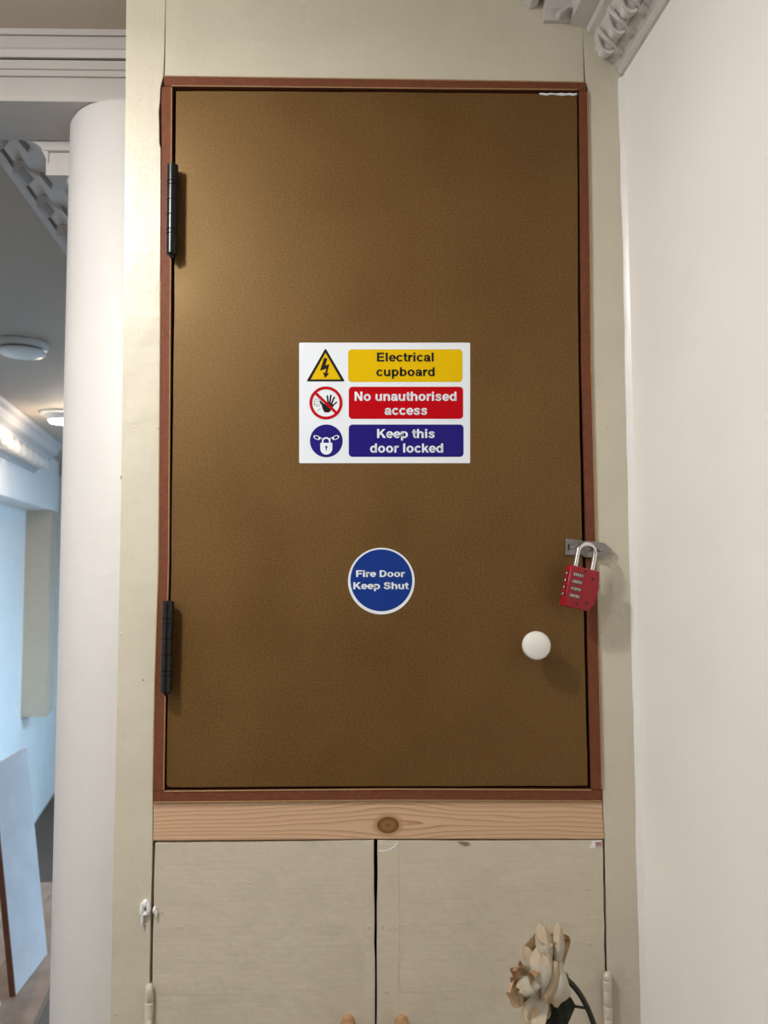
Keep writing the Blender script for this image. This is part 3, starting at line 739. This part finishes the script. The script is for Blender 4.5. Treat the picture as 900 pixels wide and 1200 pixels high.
for i in range(4):
    z = 10.8 - i*8.4
    # slot on the face with the number wheel in it
    sl = obj('dial_slot', put(prism([(x*mm, y*mm) for x, y in rrect(-15.5, z-2.9, -2.5, z+2.9, 1.0, 3)], -7.15*mm, -6.6*mm)), M['dark_red'], pbod)
    bm = bmesh.new(); add_lathe(bm, [(0, -15), (2.8, -15), (2.8, -3.2), (0, -3.2)], (0, -4.9, z), 'x', 20)
    bmesh.ops.scale(bm, vec=(mm, mm, mm), verts=bm.verts)
    obj('number_wheel', put(bm), M['dial'], pbod, smooth=True)
    bm = bmesh.new(); rnd = random.Random(i)
    for k in range(4):
        x = -13.6 + k*2.7
        for q in stroke([(x, z-1.3), (x+rnd.uniform(-.2, .9), z+1.3)], 0.75) + stroke([(x, z+rnd.uniform(-1, 1)), (x+1.0, z+rnd.uniform(-1, 1))], 0.6):
            bm.faces.new([bm.verts.new((a*mm, -7.76*mm, b*mm)) for a, b in q])
    obj('wheel_print', put(bm), M['digit'], pbod)
    bm = box((-20.35*mm, -3.4*mm, (z-2.3)*mm), (-19.8*mm, 3.6*mm, (z+2.3)*mm))
    obj('side_window', put(bm), M['void'], pbod)
    bm = bmesh.new()
    for q in (((-1.4, -1.5), (-0.4, 1.5)), ((-0.6, 1.0), (1.0, 1.5)), ((0.6, -1.5), (1.4, 1.0))):
        (a0, b0), (a1, b1) = q
        bm.faces.new([bm.verts.new((-20.5*mm, (a+0.6)*mm, (z+b)*mm)) for a, b in ((a0, b0), (a1, b0), (a1, b1), (a0, b1))])
    obj('side_digit', put(bm), M['digit_white'], pbod)
for x, z in ((-1.0, 16.2), (10.6, 10.0), (-4.6, -23.0), (8.0, -19.0)):
    bm = bmesh.new(); add_lathe(bm, [(2.1*mm, -6.9*mm), (2.1*mm, -7.25*mm), (1.4*mm, -7.3*mm), (1.2*mm, -7.1*mm), (0, -7.1*mm)], (x*mm, 0, z*mm), 'y', 16)
    obj('rivet', put(bm), M['dark_red'], pbod)

# ------------------------------------------------------------------ dabs of filler by the left lower door
def dab(name, c, spec, label):
    bm = bmesh.new()
    for off, s in spec:
        b2 = bmesh.new(); bmesh.ops.create_icosphere(b2, subdivisions=3, radius=1)
        for v in b2.verts:
            k = 1+0.28*noise.noise(v.co*1.7+Vector(off)*400)
            v.co = Vector((v.co.x*s[0]*k, v.co.y*s[1]*k, v.co.z*s[2]*k)) + Vector(off) + Vector(c)
            v.co.y = min(v.co.y, 0.0004)
        me = bpy.data.meshes.new('t'); b2.to_mesh(me); b2.free(); bm.from_mesh(me); bpy.data.meshes.remove(me)
    return tag(obj(name, bm, M['filler'], smooth=True), label, 'filler')
c = at(170, 1064); c.y = 0
dab('filler_dab', c, [((0.001, -0.002, 0.006), (.0035, .004, .005)), ((-0.003, -0.002, -0.001), (.0028, .0035, .009)), ((0.0045, -0.002, 0.0), (.0026, .0035, .008)), ((0.0, -0.0015, -0.006), (.005, .003, .003)), ((-0.0022, -0.004, -0.011), (.0014, .002, .0075))], 'large dab of white filler hanging on the cream stile')
c = at(182, 1067); c.y = 0
dab('filler_dab', c, [((-0.0005, -0.0015, 0.001), (.0022, .003, .0045)), ((0.0018, -0.002, -0.0025), (.0012, .002, .005))], 'small wisp of white filler on the left low cupboard door')

# ------------------------------------------------------------------ plaster cornice over the right wall
zc = ct.z
def cw(y, z=zc): return Vector((corner_x(z)-RS*y-0.0, y, 0))
prof = [(-0.002, zc-.001), (0.004, zc), (0.0065, zc+.004), (0.0065, zc+.009), (0.010, zc+.013), (0.016, zc+.0165), (0.018, zc+.019), (0.018, zc+.022), (0.024, zc+.020), (0.030, zc+.025), (0.035, zc+.028),
        (0.036, zc+.052), (0.044, zc+.056), (0.046, zc+.062), (0.068, zc+.066), (0.070, zc+.086), (0.084, zc+.094), (0.086, TOP), (-0.002, TOP)]
cn = struct('trim_3', sweep(prof, cw(0.0), cw(-2.55), Vector((-1, 0, 0))), M['plaster'])
# leaf-and-egg row
rnd = random.Random(2)
def egg_mesh(r):
    bm = bmesh.new(); bmesh.ops.create_icosphere(bm, subdivisions=3, radius=r)
    for v in bm.verts:
        v.co.y *= 0.95
        v.co.z *= 1.25
        if v.co.z < 0: v.co.x *= 1-0.25*(-v.co.z/r); v.co.y *= 1-0.3*(-v.co.z/r)
    bmesh.ops.rotate(bm, verts=bm.verts, matrix=Matrix.Rotation(math.radians(38), 3, 'Y'))
    return bm
first = None; fl = None
y = -0.014; i = 0
while y > -0.75:
    p = cw(y) + Vector((-0.0265, 0, zc+0.0255))
    if first is None:
        bm = egg_mesh(0.0112); bmesh.ops.translate(bm, vec=p, verts=bm.verts); first = obj('egg', bm, M['plaster'], cn, smooth=True)
        bm = bmesh.new()
        for s in (-1, 1):                            # curling leaf between two eggs
            pts = [Vector((-0.0145, s*0.0010, 0.012)), Vector((-0.014, s*0.0050, 0.005)), Vector((-0.008, s*0.0090, -0.006)), Vector((0.001, s*0.0075, -0.012)), Vector((0.005, s*0.002, -0.0135))]
            add_tube(bm, [p+Vector((0, -0.018, 0))+q for q in smooth_path(pts, 4)], lambda t: 0.0034*(1-0.55*t), 8)
        fl = obj('leaf_ornament', bm, M['plaster'], cn, smooth=True)
        e0, l0, p0 = first.location.copy(), fl.location.copy(), p
    else:
        for src, l_ in ((first, e0), (fl, l0)):
            o = src.copy(); COL.objects.link(o); o.parent = cn; o.location = l_ + (p-p0)
    y -= 0.036; i += 1
# short return of the cornice over the cupboard, with a block
x_r = corner_x(zc)
rz = at(690, 30).z
rp_ = [(x_r-0.0865, TOP), (x_r-0.0865, rz+.030), (x_r-0.040, rz+.004), (x_r-0.034, rz-.026), (x_r-0.030, rz-.030), (x_r-0.0365, zc+.03), (x_r-0.036, zc+.052), (x_r-0.046, zc+.062), (x_r-0.07, zc+.086), (x_r-0.086, TOP)]
ret = struct_root('trim_4', (x_r-0.08, 0, rz))
pr2 = [(0.0, rz+.002), (0.008, rz+.001), (0.010, rz+.008), (0.016, rz+.012), (0.018, rz+.02), (0.030, rz+.026), (0.032, TOP), (0.0, TOP)]
xa, xb = at(636, 22).x, x_r-0.037
bm = bmesh.new()
a = [bm.verts.new((xa, -o_, z)) for o_, z in pr2]; b = [bm.verts.new((xb, -o_*0.75, z+0.001)) for o_, z in pr2]
bm.faces.new(a); bm.faces.new(b[::-1])
for i in range(len(a)): bm.faces.new((a[i], b[i], b[(i+1)%len(a)], a[(i+1)%len(a)]))
obj('bed_moulding', bm, M['plaster'], ret)
bx0, bx1, bz = at(611, 5).x, at(629, 10).x, at(622, 11).z
obj('modillion', prism([(bx0-.004, TOP), (bx0, bz+.006), (bx0+.010, bz), (bx1, bz+.003), (bx1+.004, TOP)], -0.022, -0.0005, 0.0012), M['plaster'], ret)
obj('leaf_ornament', prism([xz(652, 15, -.02), xz(662, 6, -.02), xz(668, 8, -.02), xz(656, 18, -.02)], -0.0225, -0.012, 0.001), M['plaster'], ret)

# ------------------------------------------------------------------ far room: trunking, cornice brackets, bulkhead
T1, T2 = on_z(0, 185, CEIL), on_z(69, 282, CEIL)
def fx(d): return T1.x + (T2.x-T1.x)/(T2.y-T1.y)*(d-.942-T1.y)           # outer edge of the cornice line, d measured from the camera
d0, d1 = 1.152, 3.2
tr = struct('trim_5', hexa([(fx(d0), d0-.942, CEIL-.010), (fx(d0)+.017, d0-.942, CEIL-.010), (fx(d1)+.017, d1-.942, CEIL-.010), (fx(d1), d1-.942, CEIL-.010)],
                      [(fx(d0), d0-.942, CEIL), (fx(d0)+.017, d0-.942, CEIL), (fx(d1)+.017, d1-.942, CEIL), (fx(d1), d1-.942, CEIL)]), M['plaster'])
cor = struct_root('trim_6', (fx(1.5)+.1, 0.5, CEIL-.1))
pf = [(0.0, CEIL), (0.004, CEIL-.008), (0.030, CEIL-.012), (0.040, CEIL-.030), (0.085, CEIL-.040), (0.095, CEIL-.075), (0.12, CEIL-.09), (0.14, CEIL-.13), (0.14, CEIL)]
bm = bmesh.new()
a = [bm.verts.new((fx(d0)+.021+o_, d0-.942, z)) for o_, z in pf]; b = [bm.verts.new((fx(d1)+.021+o_, d1-.942, z)) for o_, z in pf]
bm.faces.new(a); bm.faces.new(b[::-1])
for i in range(len(a)): bm.faces.new((a[i], b[i], b[(i+1)%len(a)], a[(i+1)%len(a)]))
obj('cornice', bm, M['plaster'], cor)
for d in (1.235, 1.365, 1.50, 1.635, 1.77):
    x = fx(d)+0.030; y = d-.942
    bz = CEIL-.014
    pts = [(x, bz), (x, bz-.024), (x+.008, bz-.022), (x+.016, bz-.012+.002), (x+.03, bz-.020), (x+.044, bz-.028), (x+.05, bz-.03), (x+.05, bz)]
    obj('modillion', prism(pts, y, y+.05, 0.001), M['plaster'], cor)
# corbel under the beam, behind the column
cb_ = struct_root('trim_7', (-0.49, 0.26, CAM.z+.58))
yb = 0.2065
px0, px1 = at(36, 168, yb).x, -0.446
zt = SOFFIT-0.0005
bm = prism([(px0, zt), (px0+.012, zt-.007), (px0+.016, zt-.010), (px0+.020, zt-.014), (px1, zt-.014), (px1, zt)], yb, yb+.06, 0.0008)
obj('abacus', bm, M['plaster'], cb_)
zb = at(60, 203, yb).z
obj('corbel_block', box((px0+.021, yb+.006, zb), (px1, yb+.055, zt-.0143), 0.001), M['plaster'], cb_)
bm = bmesh.new(); add_lathe(bm, [(0, 0), (0.012, 0.004), (0.020, 0.013), (0.0235, 0.022), (0.0235, 0.0225), (0, 0.0225)], (px1-.002, yb+.03, zb-.0228), 'z', 28)
obj('corbel_drop', bm, M['plaster'], cb_, smooth=True)

# bulkhead with cornice and a boxed pier along the left wall of the far room
def bxl(d): return -2.303 + LS*(d-5.6)               # front plane of the bulkhead
PD = 5.6
zl = CAM.z+0.352
def slab(d_a, d_b, off_a, off_b, z0, z1):
    return hexa([(bxl(d_a)+off_a, d_a-.942, z0), (bxl(d_b)+off_a, d_b-.942, z0), (bxl(d_b)+off_b, d_b-.942, z0), (bxl(d_a)+off_b, d_a-.942, z0)],
                [(bxl(d_a)+off_a, d_a-.942, z1), (bxl(d_b)+off_a, d_b-.942, z1), (bxl(d_b)+off_b, d_b-.942, z1), (bxl(d_a)+off_b, d_a-.942, z1)])
bh = struct('trim_8', slab(2.6, PD+.25, -0.178, 0, zl, CEIL), M['wall'])
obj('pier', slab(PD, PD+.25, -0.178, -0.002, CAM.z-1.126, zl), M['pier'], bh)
zz = CEIL
pfc = [(0, zz), (0.19, zz), (0.186, zz-.018), (0.165, zz-.03), (0.150, zz-.065), (0.115, zz-.082), (0.112, zz-.10), (0.06, zz-.112), (0.055, zz-.150), (0.022, zz-.165), (0.018, zz-.18), (0, zz-.18)]
da, db = 2.6, 5.0
bm = bmesh.new()
a = [bm.verts.new((bxl(da)+o_, da-.942, z)) for o_, z in pfc]; b = [bm.verts.new((bxl(db)+o_, db-.942, z)) for o_, z in pfc]
bm.faces.new(a); bm.faces.new(b[::-1])
for i in range(len(a)): bm.faces.new((a[i], b[i], b[(i+1)%len(a)], a[(i+1)%len(a)]))
fc = obj('cornice', bm, M['plaster'], bh)
e1 = None; d = 3.2
while d < 4.98:
    p = Vector((bxl(d)+0.088, d-.942, zz-.133))
    if e1 is None:
        bm = egg_mesh(0.042); bmesh.ops.rotate(bm, verts=bm.verts, matrix=Matrix.Rotation(math.radians(-76), 3, 'Y')); bmesh.ops.translate(bm, vec=p, verts=bm.verts)
        e1 = obj('egg', bm, M['plaster'], fc, smooth=True); le, pe = e1.location.copy(), p
    else:
        o = e1.copy(); COL.objects.link(o); o.parent = fc; o.location = le+(p-pe)
    d += 0.15

# ceiling lamps: round white fittings with a glowing lens
def ceiling_lamp(x, y, r, power, label, soft, color=LAMP_COLOR, glow=0.75):
    t = thing('ceiling_lamp', label, 'lamp', (x, y, CEIL-0.055), 'round ceiling lamps')
    obj('housing', lathe([(r, 0.055), (r*1.0, 0.047), (r*0.93, 0.044), (r*0.80, 0.040), (r*0.72, 0.018), (r*0.68, 0.012), (r*0.60, 0.012), (r*0.60, 0.054)], (x, y, CEIL-0.055), 'z', 40), M['white_plastic'], t, smooth=True)
    obj('lens', lathe([(r*0.665, 0.0118), (r*0.60, 0.004), (r*0.4, 0.001), (0, 0.0)], (x, y, CEIL-0.055), 'z', 40), M['lamp_glow'], t, smooth=True)
    lamp('lamp_light', 'AREA', (0, 0, -0.006), power, color, (2*soft, 2*soft), None, t).data.shape = 'DISK'
    lamp('lamp_glow', 'POINT', (0, 0, -soft-0.008), power*glow, color, soft, None, t)
    return t
ceiling_lamp(LAMP_X, LAMP_Y, 0.085, LAMP_POWER, 'round white ceiling lamp in front of the cupboard', 0.045, glow=1.15)
fl_ = on_z(76, 484, CEIL)
ceiling_lamp(fl_.x, fl_.y, 0.115, FAR_POWER, 'lit round white ceiling lamp past the smoke detector', 0.05, FAR_COLOR, 0.6)
ceiling_lamp(-0.88, -1.35, 0.085, BACK_FILL_POWER, 'added unseen fill lamp, round and white, near the dark back wall', 0.05)  # added out of view to brighten the right wall and the cupboard

# smoke detector
sx_, sy_ = on_z(26, 401, CEIL).xy
sd = thing('smoke_detector', 'white round smoke detector on the ceiling behind the column', 'smoke detector', (sx_, sy_, CEIL-0.05))
obj('base_plate', lathe([(0.077, 0.05), (0.081, 0.046), (0.081, 0.029), (0.077, 0.027), (0.0, 0.027)], (sx_, sy_, CEIL-.05), 'z', 48), M['white_plastic'], sd, smooth=True)
obj('vent_ring', lathe([(0.066, 0.0268), (0.066, 0.019), (0, 0.019)], (sx_, sy_, CEIL-.05), 'z', 48), M['grey_plastic'], sd, smooth=True)
obj('cover', lathe([(0.076, 0.0188), (0.076, 0.012), (0.066, 0.005), (0.045, 0.001), (0, 0)], (sx_, sy_, CEIL-.05), 'z', 48), M['white_plastic'], sd, smooth=True)

# low bench with boards leaning on it
BZ = CAM.z-1.20
def bench_pt(px, py):                                # where a photo position meets the bench top
    v = fwd + (px-450)/FPX*rgt - (py-600)/FPX*upv
    return CAM + v*((BZ-CAM.z)/v.z)
near, far = bench_pt(18, 1168), bench_pt(55.5, 1119)
e1_, e2_ = bench_pt(40, 1200), bench_pt(55, 1166)
bn = thing('bench', 'brown wooden bench carrying the leaning boards behind the column', 'bench', (-1.1, near.y, 0))
xl = -1.42
dirv = (e2_-e1_)/(e2_.y-e1_.y)
yA, yB = near.y-0.55, near.y+0.75
rA, rB = e1_+dirv*(yA-e1_.y), e1_+dirv*(yB-e1_.y)
n = 3
for i in range(n):
    f0, f1 = i/n, (i+1)/n-0.006
    def X(f, r_): return xl+(r_.x-xl)*f
    obj('plank', hexa([(X(f0, rA), yA, BZ-.03), (X(f1, rA), yA, BZ-.03), (X(f1, rB), yB, BZ-.03), (X(f0, rB), yB, BZ-.03)],
                      [(X(f0, rA), yA, BZ), (X(f1, rA), yA, BZ), (X(f1, rB), yB, BZ), (X(f0, rB), yB, BZ)]), M['bench'], bn)
for xx in (xl+.03, -1.04):
    for yy in (yA+.05, yB-.10):
        obj('leg', box((xx-.025, yy, 0), (xx+.025, yy+.05, BZ-.03), .003), M['bench'], bn)
obj('back_rest', box((xl+.20, near.y-.35, BZ), (xl+.222, far.y-.03, BZ+.42), .002), M['bench'], bn)
def board(pn, pf, lean, h, thick, label):
    """board standing on its long edge pn-pf, leaning to the left"""
    t = thing('leaning_board', label, 'board', ((pn+pf)/2))
    ax = (pf-pn).normalized(); upb = Vector((-math.sin(lean), 0, math.cos(lean))); nb = ax.cross(upb).normalized()
    if nb.x > 0: nb = -nb
    up_ = upb
    q = lambda s, o, k: pn + (pf-pn)*s + nb*o + up_*k
    lift = Vector((0, 0, thick*math.sin(lean)*1.0))
    e = 0.004/((pf-pn).length)
    bm = hexa([q(e, 0, 0)+lift, q(1, 0, 0)+lift, q(1, thick, 0)+lift, q(e, thick, 0)+lift], [q(e, 0, h)+lift, q(1, 0, h)+lift, q(1, thick, h)+lift, q(e, thick, h)+lift])
    p_ = obj('panel', bm, M['laminate'], t)
    bm = hexa([q(0, 0.0006, 0)+lift, q(e, 0.0006, 0)+lift, q(e, thick, 0)+lift, q(0, thick, 0)+lift], [q(0, 0.0006, h)+lift, q(e, 0.0006, h)+lift, q(e, thick, h)+lift, q(0, thick, h)+lift])
    obj('edge_band', bm, M['brown_edge'], t)
    return t
board(near, far, math.radians(7.2), 0.62, 0.016, 'pale board with a brown edge leaning on the bench')
n2, f2 = near+Vector((-0.012, -0.26, 0)), near+Vector((-0.018, -0.045, 0))
board(n2, f2, math.radians(12), 0.45, 0.016, 'shorter pale board leaning in front of the tall one on the bench')

# ------------------------------------------------------------------ artificial rose in a floor vase
RY = -0.115
def rp3(u, v, dy=0.0): return at(580+u/6, 1070+v/6, RY+dy)
def petal_mat(name, c_in, c_edge):
    m, nt, p = nodes_of(name)
    uv = nd(nt, 'ShaderNodeUVMap'); sep = nd(nt, 'ShaderNodeSeparateXYZ'); nt.links.new(uv.outputs[0], sep.inputs[0])
    nz = nd(nt, 'ShaderNodeTexNoise'); nz.inputs['Scale'].default_value = 140; nz.inputs['Detail'].default_value = 4
    tc = nd(nt, 'ShaderNodeTexCoord'); nt.links.new(tc.outputs['Object'], nz.inputs['Vector'])
    ad = nd(nt, 'ShaderNodeMath', operation='MULTIPLY_ADD'); ad.inputs[1].default_value = 0.35
    nt.links.new(nz.outputs['Fac'], ad.inputs[0]); nt.links.new(sep.outputs['Y'], ad.inputs[2])
    r = ramp(nt, ad.outputs[0], [(0.25, tuple(c*0.93 for c in c_in)), (0.85, c_in), (1.12, c_edge)])
    r.color_ramp.elements[2].position = 1.0
    nt.links.new(r.outputs['Color'], p.inputs['Base Color']); p.inputs['Roughness'].default_value = 0.6
    p.inputs['Subsurface Weight'].default_value = 0.0
    return m
M['petal'] = petal_mat('cream_petal', (0.86, 0.76, 0.56), (0.80, 0.62, 0.42))
M['petal_pale'] = petal_mat('pale_petal', (0.90, 0.85, 0.72), (0.86, 0.74, 0.56))
M['petal_brown'] = petal_mat('browned_petal', (0.86, 0.74, 0.54), (0.66, 0.42, 0.23))
M['petal_tan'] = petal_mat('tan_petal', (0.86, 0.73, 0.50), (0.84, 0.66, 0.46))
rose = thing('artificial_rose', 'faded cream fabric rose on a dark bent stem before the low cupboard', 'flower', (rp3(720, 900).x, RY, 0.62))
def petal(base, tip, w, dy0, dy1, cup, curl, mat, roll=0.0, seed=0):
    A, B = rp3(*base, dy0), rp3(*tip, dy1)
    ax = B-A; ln = ax.length; ax.normalize()
    view = Vector((0, -1, 0)); side = ax.cross(view).normalized(); nrm = side.cross(ax).normalized()
    side, nrm = (side*math.cos(roll)+nrm*math.sin(roll)), (nrm*math.cos(roll)-side*math.sin(roll))
    W = 1.12*w/6*0.00093; bm = bmesh.new(); NU, NV = 12, 10; g = []
    uvl = bm.loops.layers.uv.new('UVMap')
    for i in range(NU+1):
        u = i/NU; row = []
        wid = W*(0.25+0.75*math.sin(min(1, u*1.25)*math.pi/2))*(math.sqrt(max(0, 1-((u-0.62)/0.40)**2)) if u > 0.62 else 1)
        wid = max(wid, W*0.12)
        for j in range(NV+1):
            v = 2*j/NV-1
            p = A + ax*(ln*u) + side*(v*wid/2)
            p += nrm*(cup*W*(v*v)*(0.4+0.6*u)) + nrm*(math.sin(u*math.pi)*(-0.10 if cup > 0 else 0.12)*ln)
            p += nrm*(curl*ln*max(0, u-0.7)**2*6) 
            q = Vector((u*3+seed*5.1, v*1.6, seed*2.7))
            p += nrm*(0.10*W*noise.noise(q)) + side*(0.07*W*noise.noise(q+Vector((7, 1, 3)))*u) + ax*(0.05*W*noise.noise(q*2.2)*u)
            p += nrm*(0.07*W*u*u*math.sin(v*5.5+seed*1.9)) + ax*(0.05*W*u*u*math.sin(v*7+seed))
            row.append(bm.verts.new(p))
        g.append(row)
    for i in range(NU):
        for j in range(NV):
            f = bm.faces.new((g[i][j], g[i+1][j], g[i+1][j+1], g[i][j+1]))
            for lp, (a, b) in zip(f.loops, ((i, j), (i+1, j), (i+1, j+1), (i, j+1))):
                e = max(a/NU, abs(2*b/NV-1)*0.9*(0.3+0.7*a/NU)); lp[uvl].uv = (b/NV, e)
    ex = bmesh.ops.solidify(bm, geom=list(bm.faces), thickness=0.0005)
    return obj('petal', bm, mat, rose, smooth=True)
PT = [  # base, tip, width, depth at base, depth at tip, cup, curl, material, roll
    ((370, 470), (365, 165), 230, .012, .010, .20, .00, 'petal', 0),
    ((350, 480), (185, 320), 160, .007, .004, .30, .02, 'petal_tan', .2),
    ((400, 450), (405, 130), 135, .008, .006, .25, .00, 'petal_tan', 0),
    ((450, 420), (492, 148), 80, .004, .003, .50, .00, 'petal_brown', -.3),
    ((430, 440), (456, 84), 74, .000, -.003, -.50, .00, 'petal_pale', .1),
    ((340, 470), (272, 150), 165, .003, .001, .35, .02, 'petal_tan', .2),
    ((365, 480), (338, 96), 104, -.004, -.006, -.50, .00, 'petal_pale', .1),
    ((400, 440), (398, 200), 90, -.003, -.004, .40, .00, 'petal', -.3),
    ((315, 480), (200, 262), 96, -.006, -.009, -.40, .02, 'petal_pale', .2),  # pale colour carries the white highlight along this ridge
    ((325, 490), (112, 392), 135, -.006, -.010, .35, .05, 'petal_brown', .1),
    ((325, 505), (76, 552), 175, -.004, -.010, .35, .06, 'petal', .1),
    ((330, 480), (235, 415), 105, -.012, -.018, .45, .06, 'petal_brown', .0),
    ((340, 520), (205, 655), 165, -.006, -.008, .30, .00, 'petal_tan', 0),
    ((335, 540), (240, 770), 175, -.010, -.014, .30, .02, 'petal_pale', .1),
    ((355, 540), (347, 728), 74, -.008, -.008, .30, .00, 'petal', 0),
    ((335, 505), (172, 552), 130, -.016, -.020, -.50, .00, 'petal_pale', -.1),
    ((345, 570), (342, 302), 150, -.018, -.021, -.50, -.05, 'petal_pale', 0),
    ((465, 345), (486, 605), 66, -.008, -.008, -.40, .00, 'petal', -.4),
    ((452, 355), (428, 664), 165, -.013, -.015, -.25, .02, 'petal_pale', 0),
    ((440, 345), (368, 640), 96, -.016, -.017, -.50, .00, 'petal_tan', .2),
]
for i, (b_, t_, w, a0, a1, cu_, cl, mt, ro) in enumerate(PT): petal(b_, t_, w, a0, a1, cu_, cl, M[mt], ro, i)
bm = bmesh.new(); c = rp3(470, 455, 0)
b2 = bmesh.ops.create_icosphere(bm, subdivisions=2, radius=0.0075); bmesh.ops.translate(bm, vec=c, verts=bm.verts)
obj('calyx', bm, M['leaf'], rose, smooth=True)
sp = smooth_path([rp3(478, 452), rp3(520, 480), rp3(580, 545), rp3(635, 635), rp3(680, 740), rp3(720, 870), rp3(748, 1100), rp3(755, 1500)] , 8)
foot = Vector((sp[-1].x+0.004, RY, 0.60)); sp += [sp[-1].lerp(foot, k/6) for k in range(1, 7)]
obj('stem', tube(sp, 0.0030, 10), M['stem'], rose, smooth=True)
def leaf_mesh(outline, mid0, mid1, dy):
    bm = bmesh.new(); A, B = Vector(mid0), Vector(mid1)
    vv = [bm.verts.new(rp3(u, v, dy+0.004*math.sin(i*1.3))) for i, (u, v) in enumerate(outline)]
    cs = [bm.verts.new(rp3(*(A.lerp(B, k/4)), dy-0.006*math.sin(math.pi*k/4))) for k in range(5)]
    n = len(vv)
    for i in range(n):
        m_ = (Vector(outline[i])+Vector(outline[(i+1)%n]))/2
        k = min(range(5), key=lambda q: (A.lerp(B, q/4)-m_).length); bm.faces.new((vv[i], vv[(i+1)%n], cs[k]))
        k2 = min(range(5), key=lambda q: (A.lerp(B, q/4)-(Vector(outline[(i+1)%n])+Vector(outline[(i+2)%n]))/2).length)
        if k2 != k:
            for q in range(min(k, k2), max(k, k2)): 
                try: bm.faces.new((vv[(i+1)%n], cs[q], cs[q+1]))
                except ValueError: pass
    bmesh.ops.solidify(bm, geom=list(bm.faces), thickness=0.0006)
    return bm
obj('leaf', leaf_mesh([(570, 652), (540, 600), (500, 560), (450, 556), (400, 590), (355, 650), (328, 720), (330, 800), (380, 840), (450, 830), (510, 790), (540, 720)], (562, 655), (345, 800), 0.004), M['leaf'], rose)
obj('leaf_stalk', tube([rp3(560, 655, .004), rp3(600, 662, .002), rp3(642, 668, 0)], 0.0014, 8), M['stem'], rose, smooth=True)
vx = foot.x
vz = tag(obj('vase', lathe([(0.06, 0), (0.075, 0.01), (0.09, 0.25), (0.085, 0.50), (0.06, 0.80), (0.042, 0.98), (0.040, 1.04), (0.052, 1.10), (0.048, 1.10), (0.036, 1.035), (0.038, 0.96), (0.05, 0.80), (0.06, 0.58), (0, 0.575)], (vx, RY, 0), 'z', 40), M['vase'], base=True, smooth=True), 'tall brown floor vase holding the faded cream rose', 'vase')
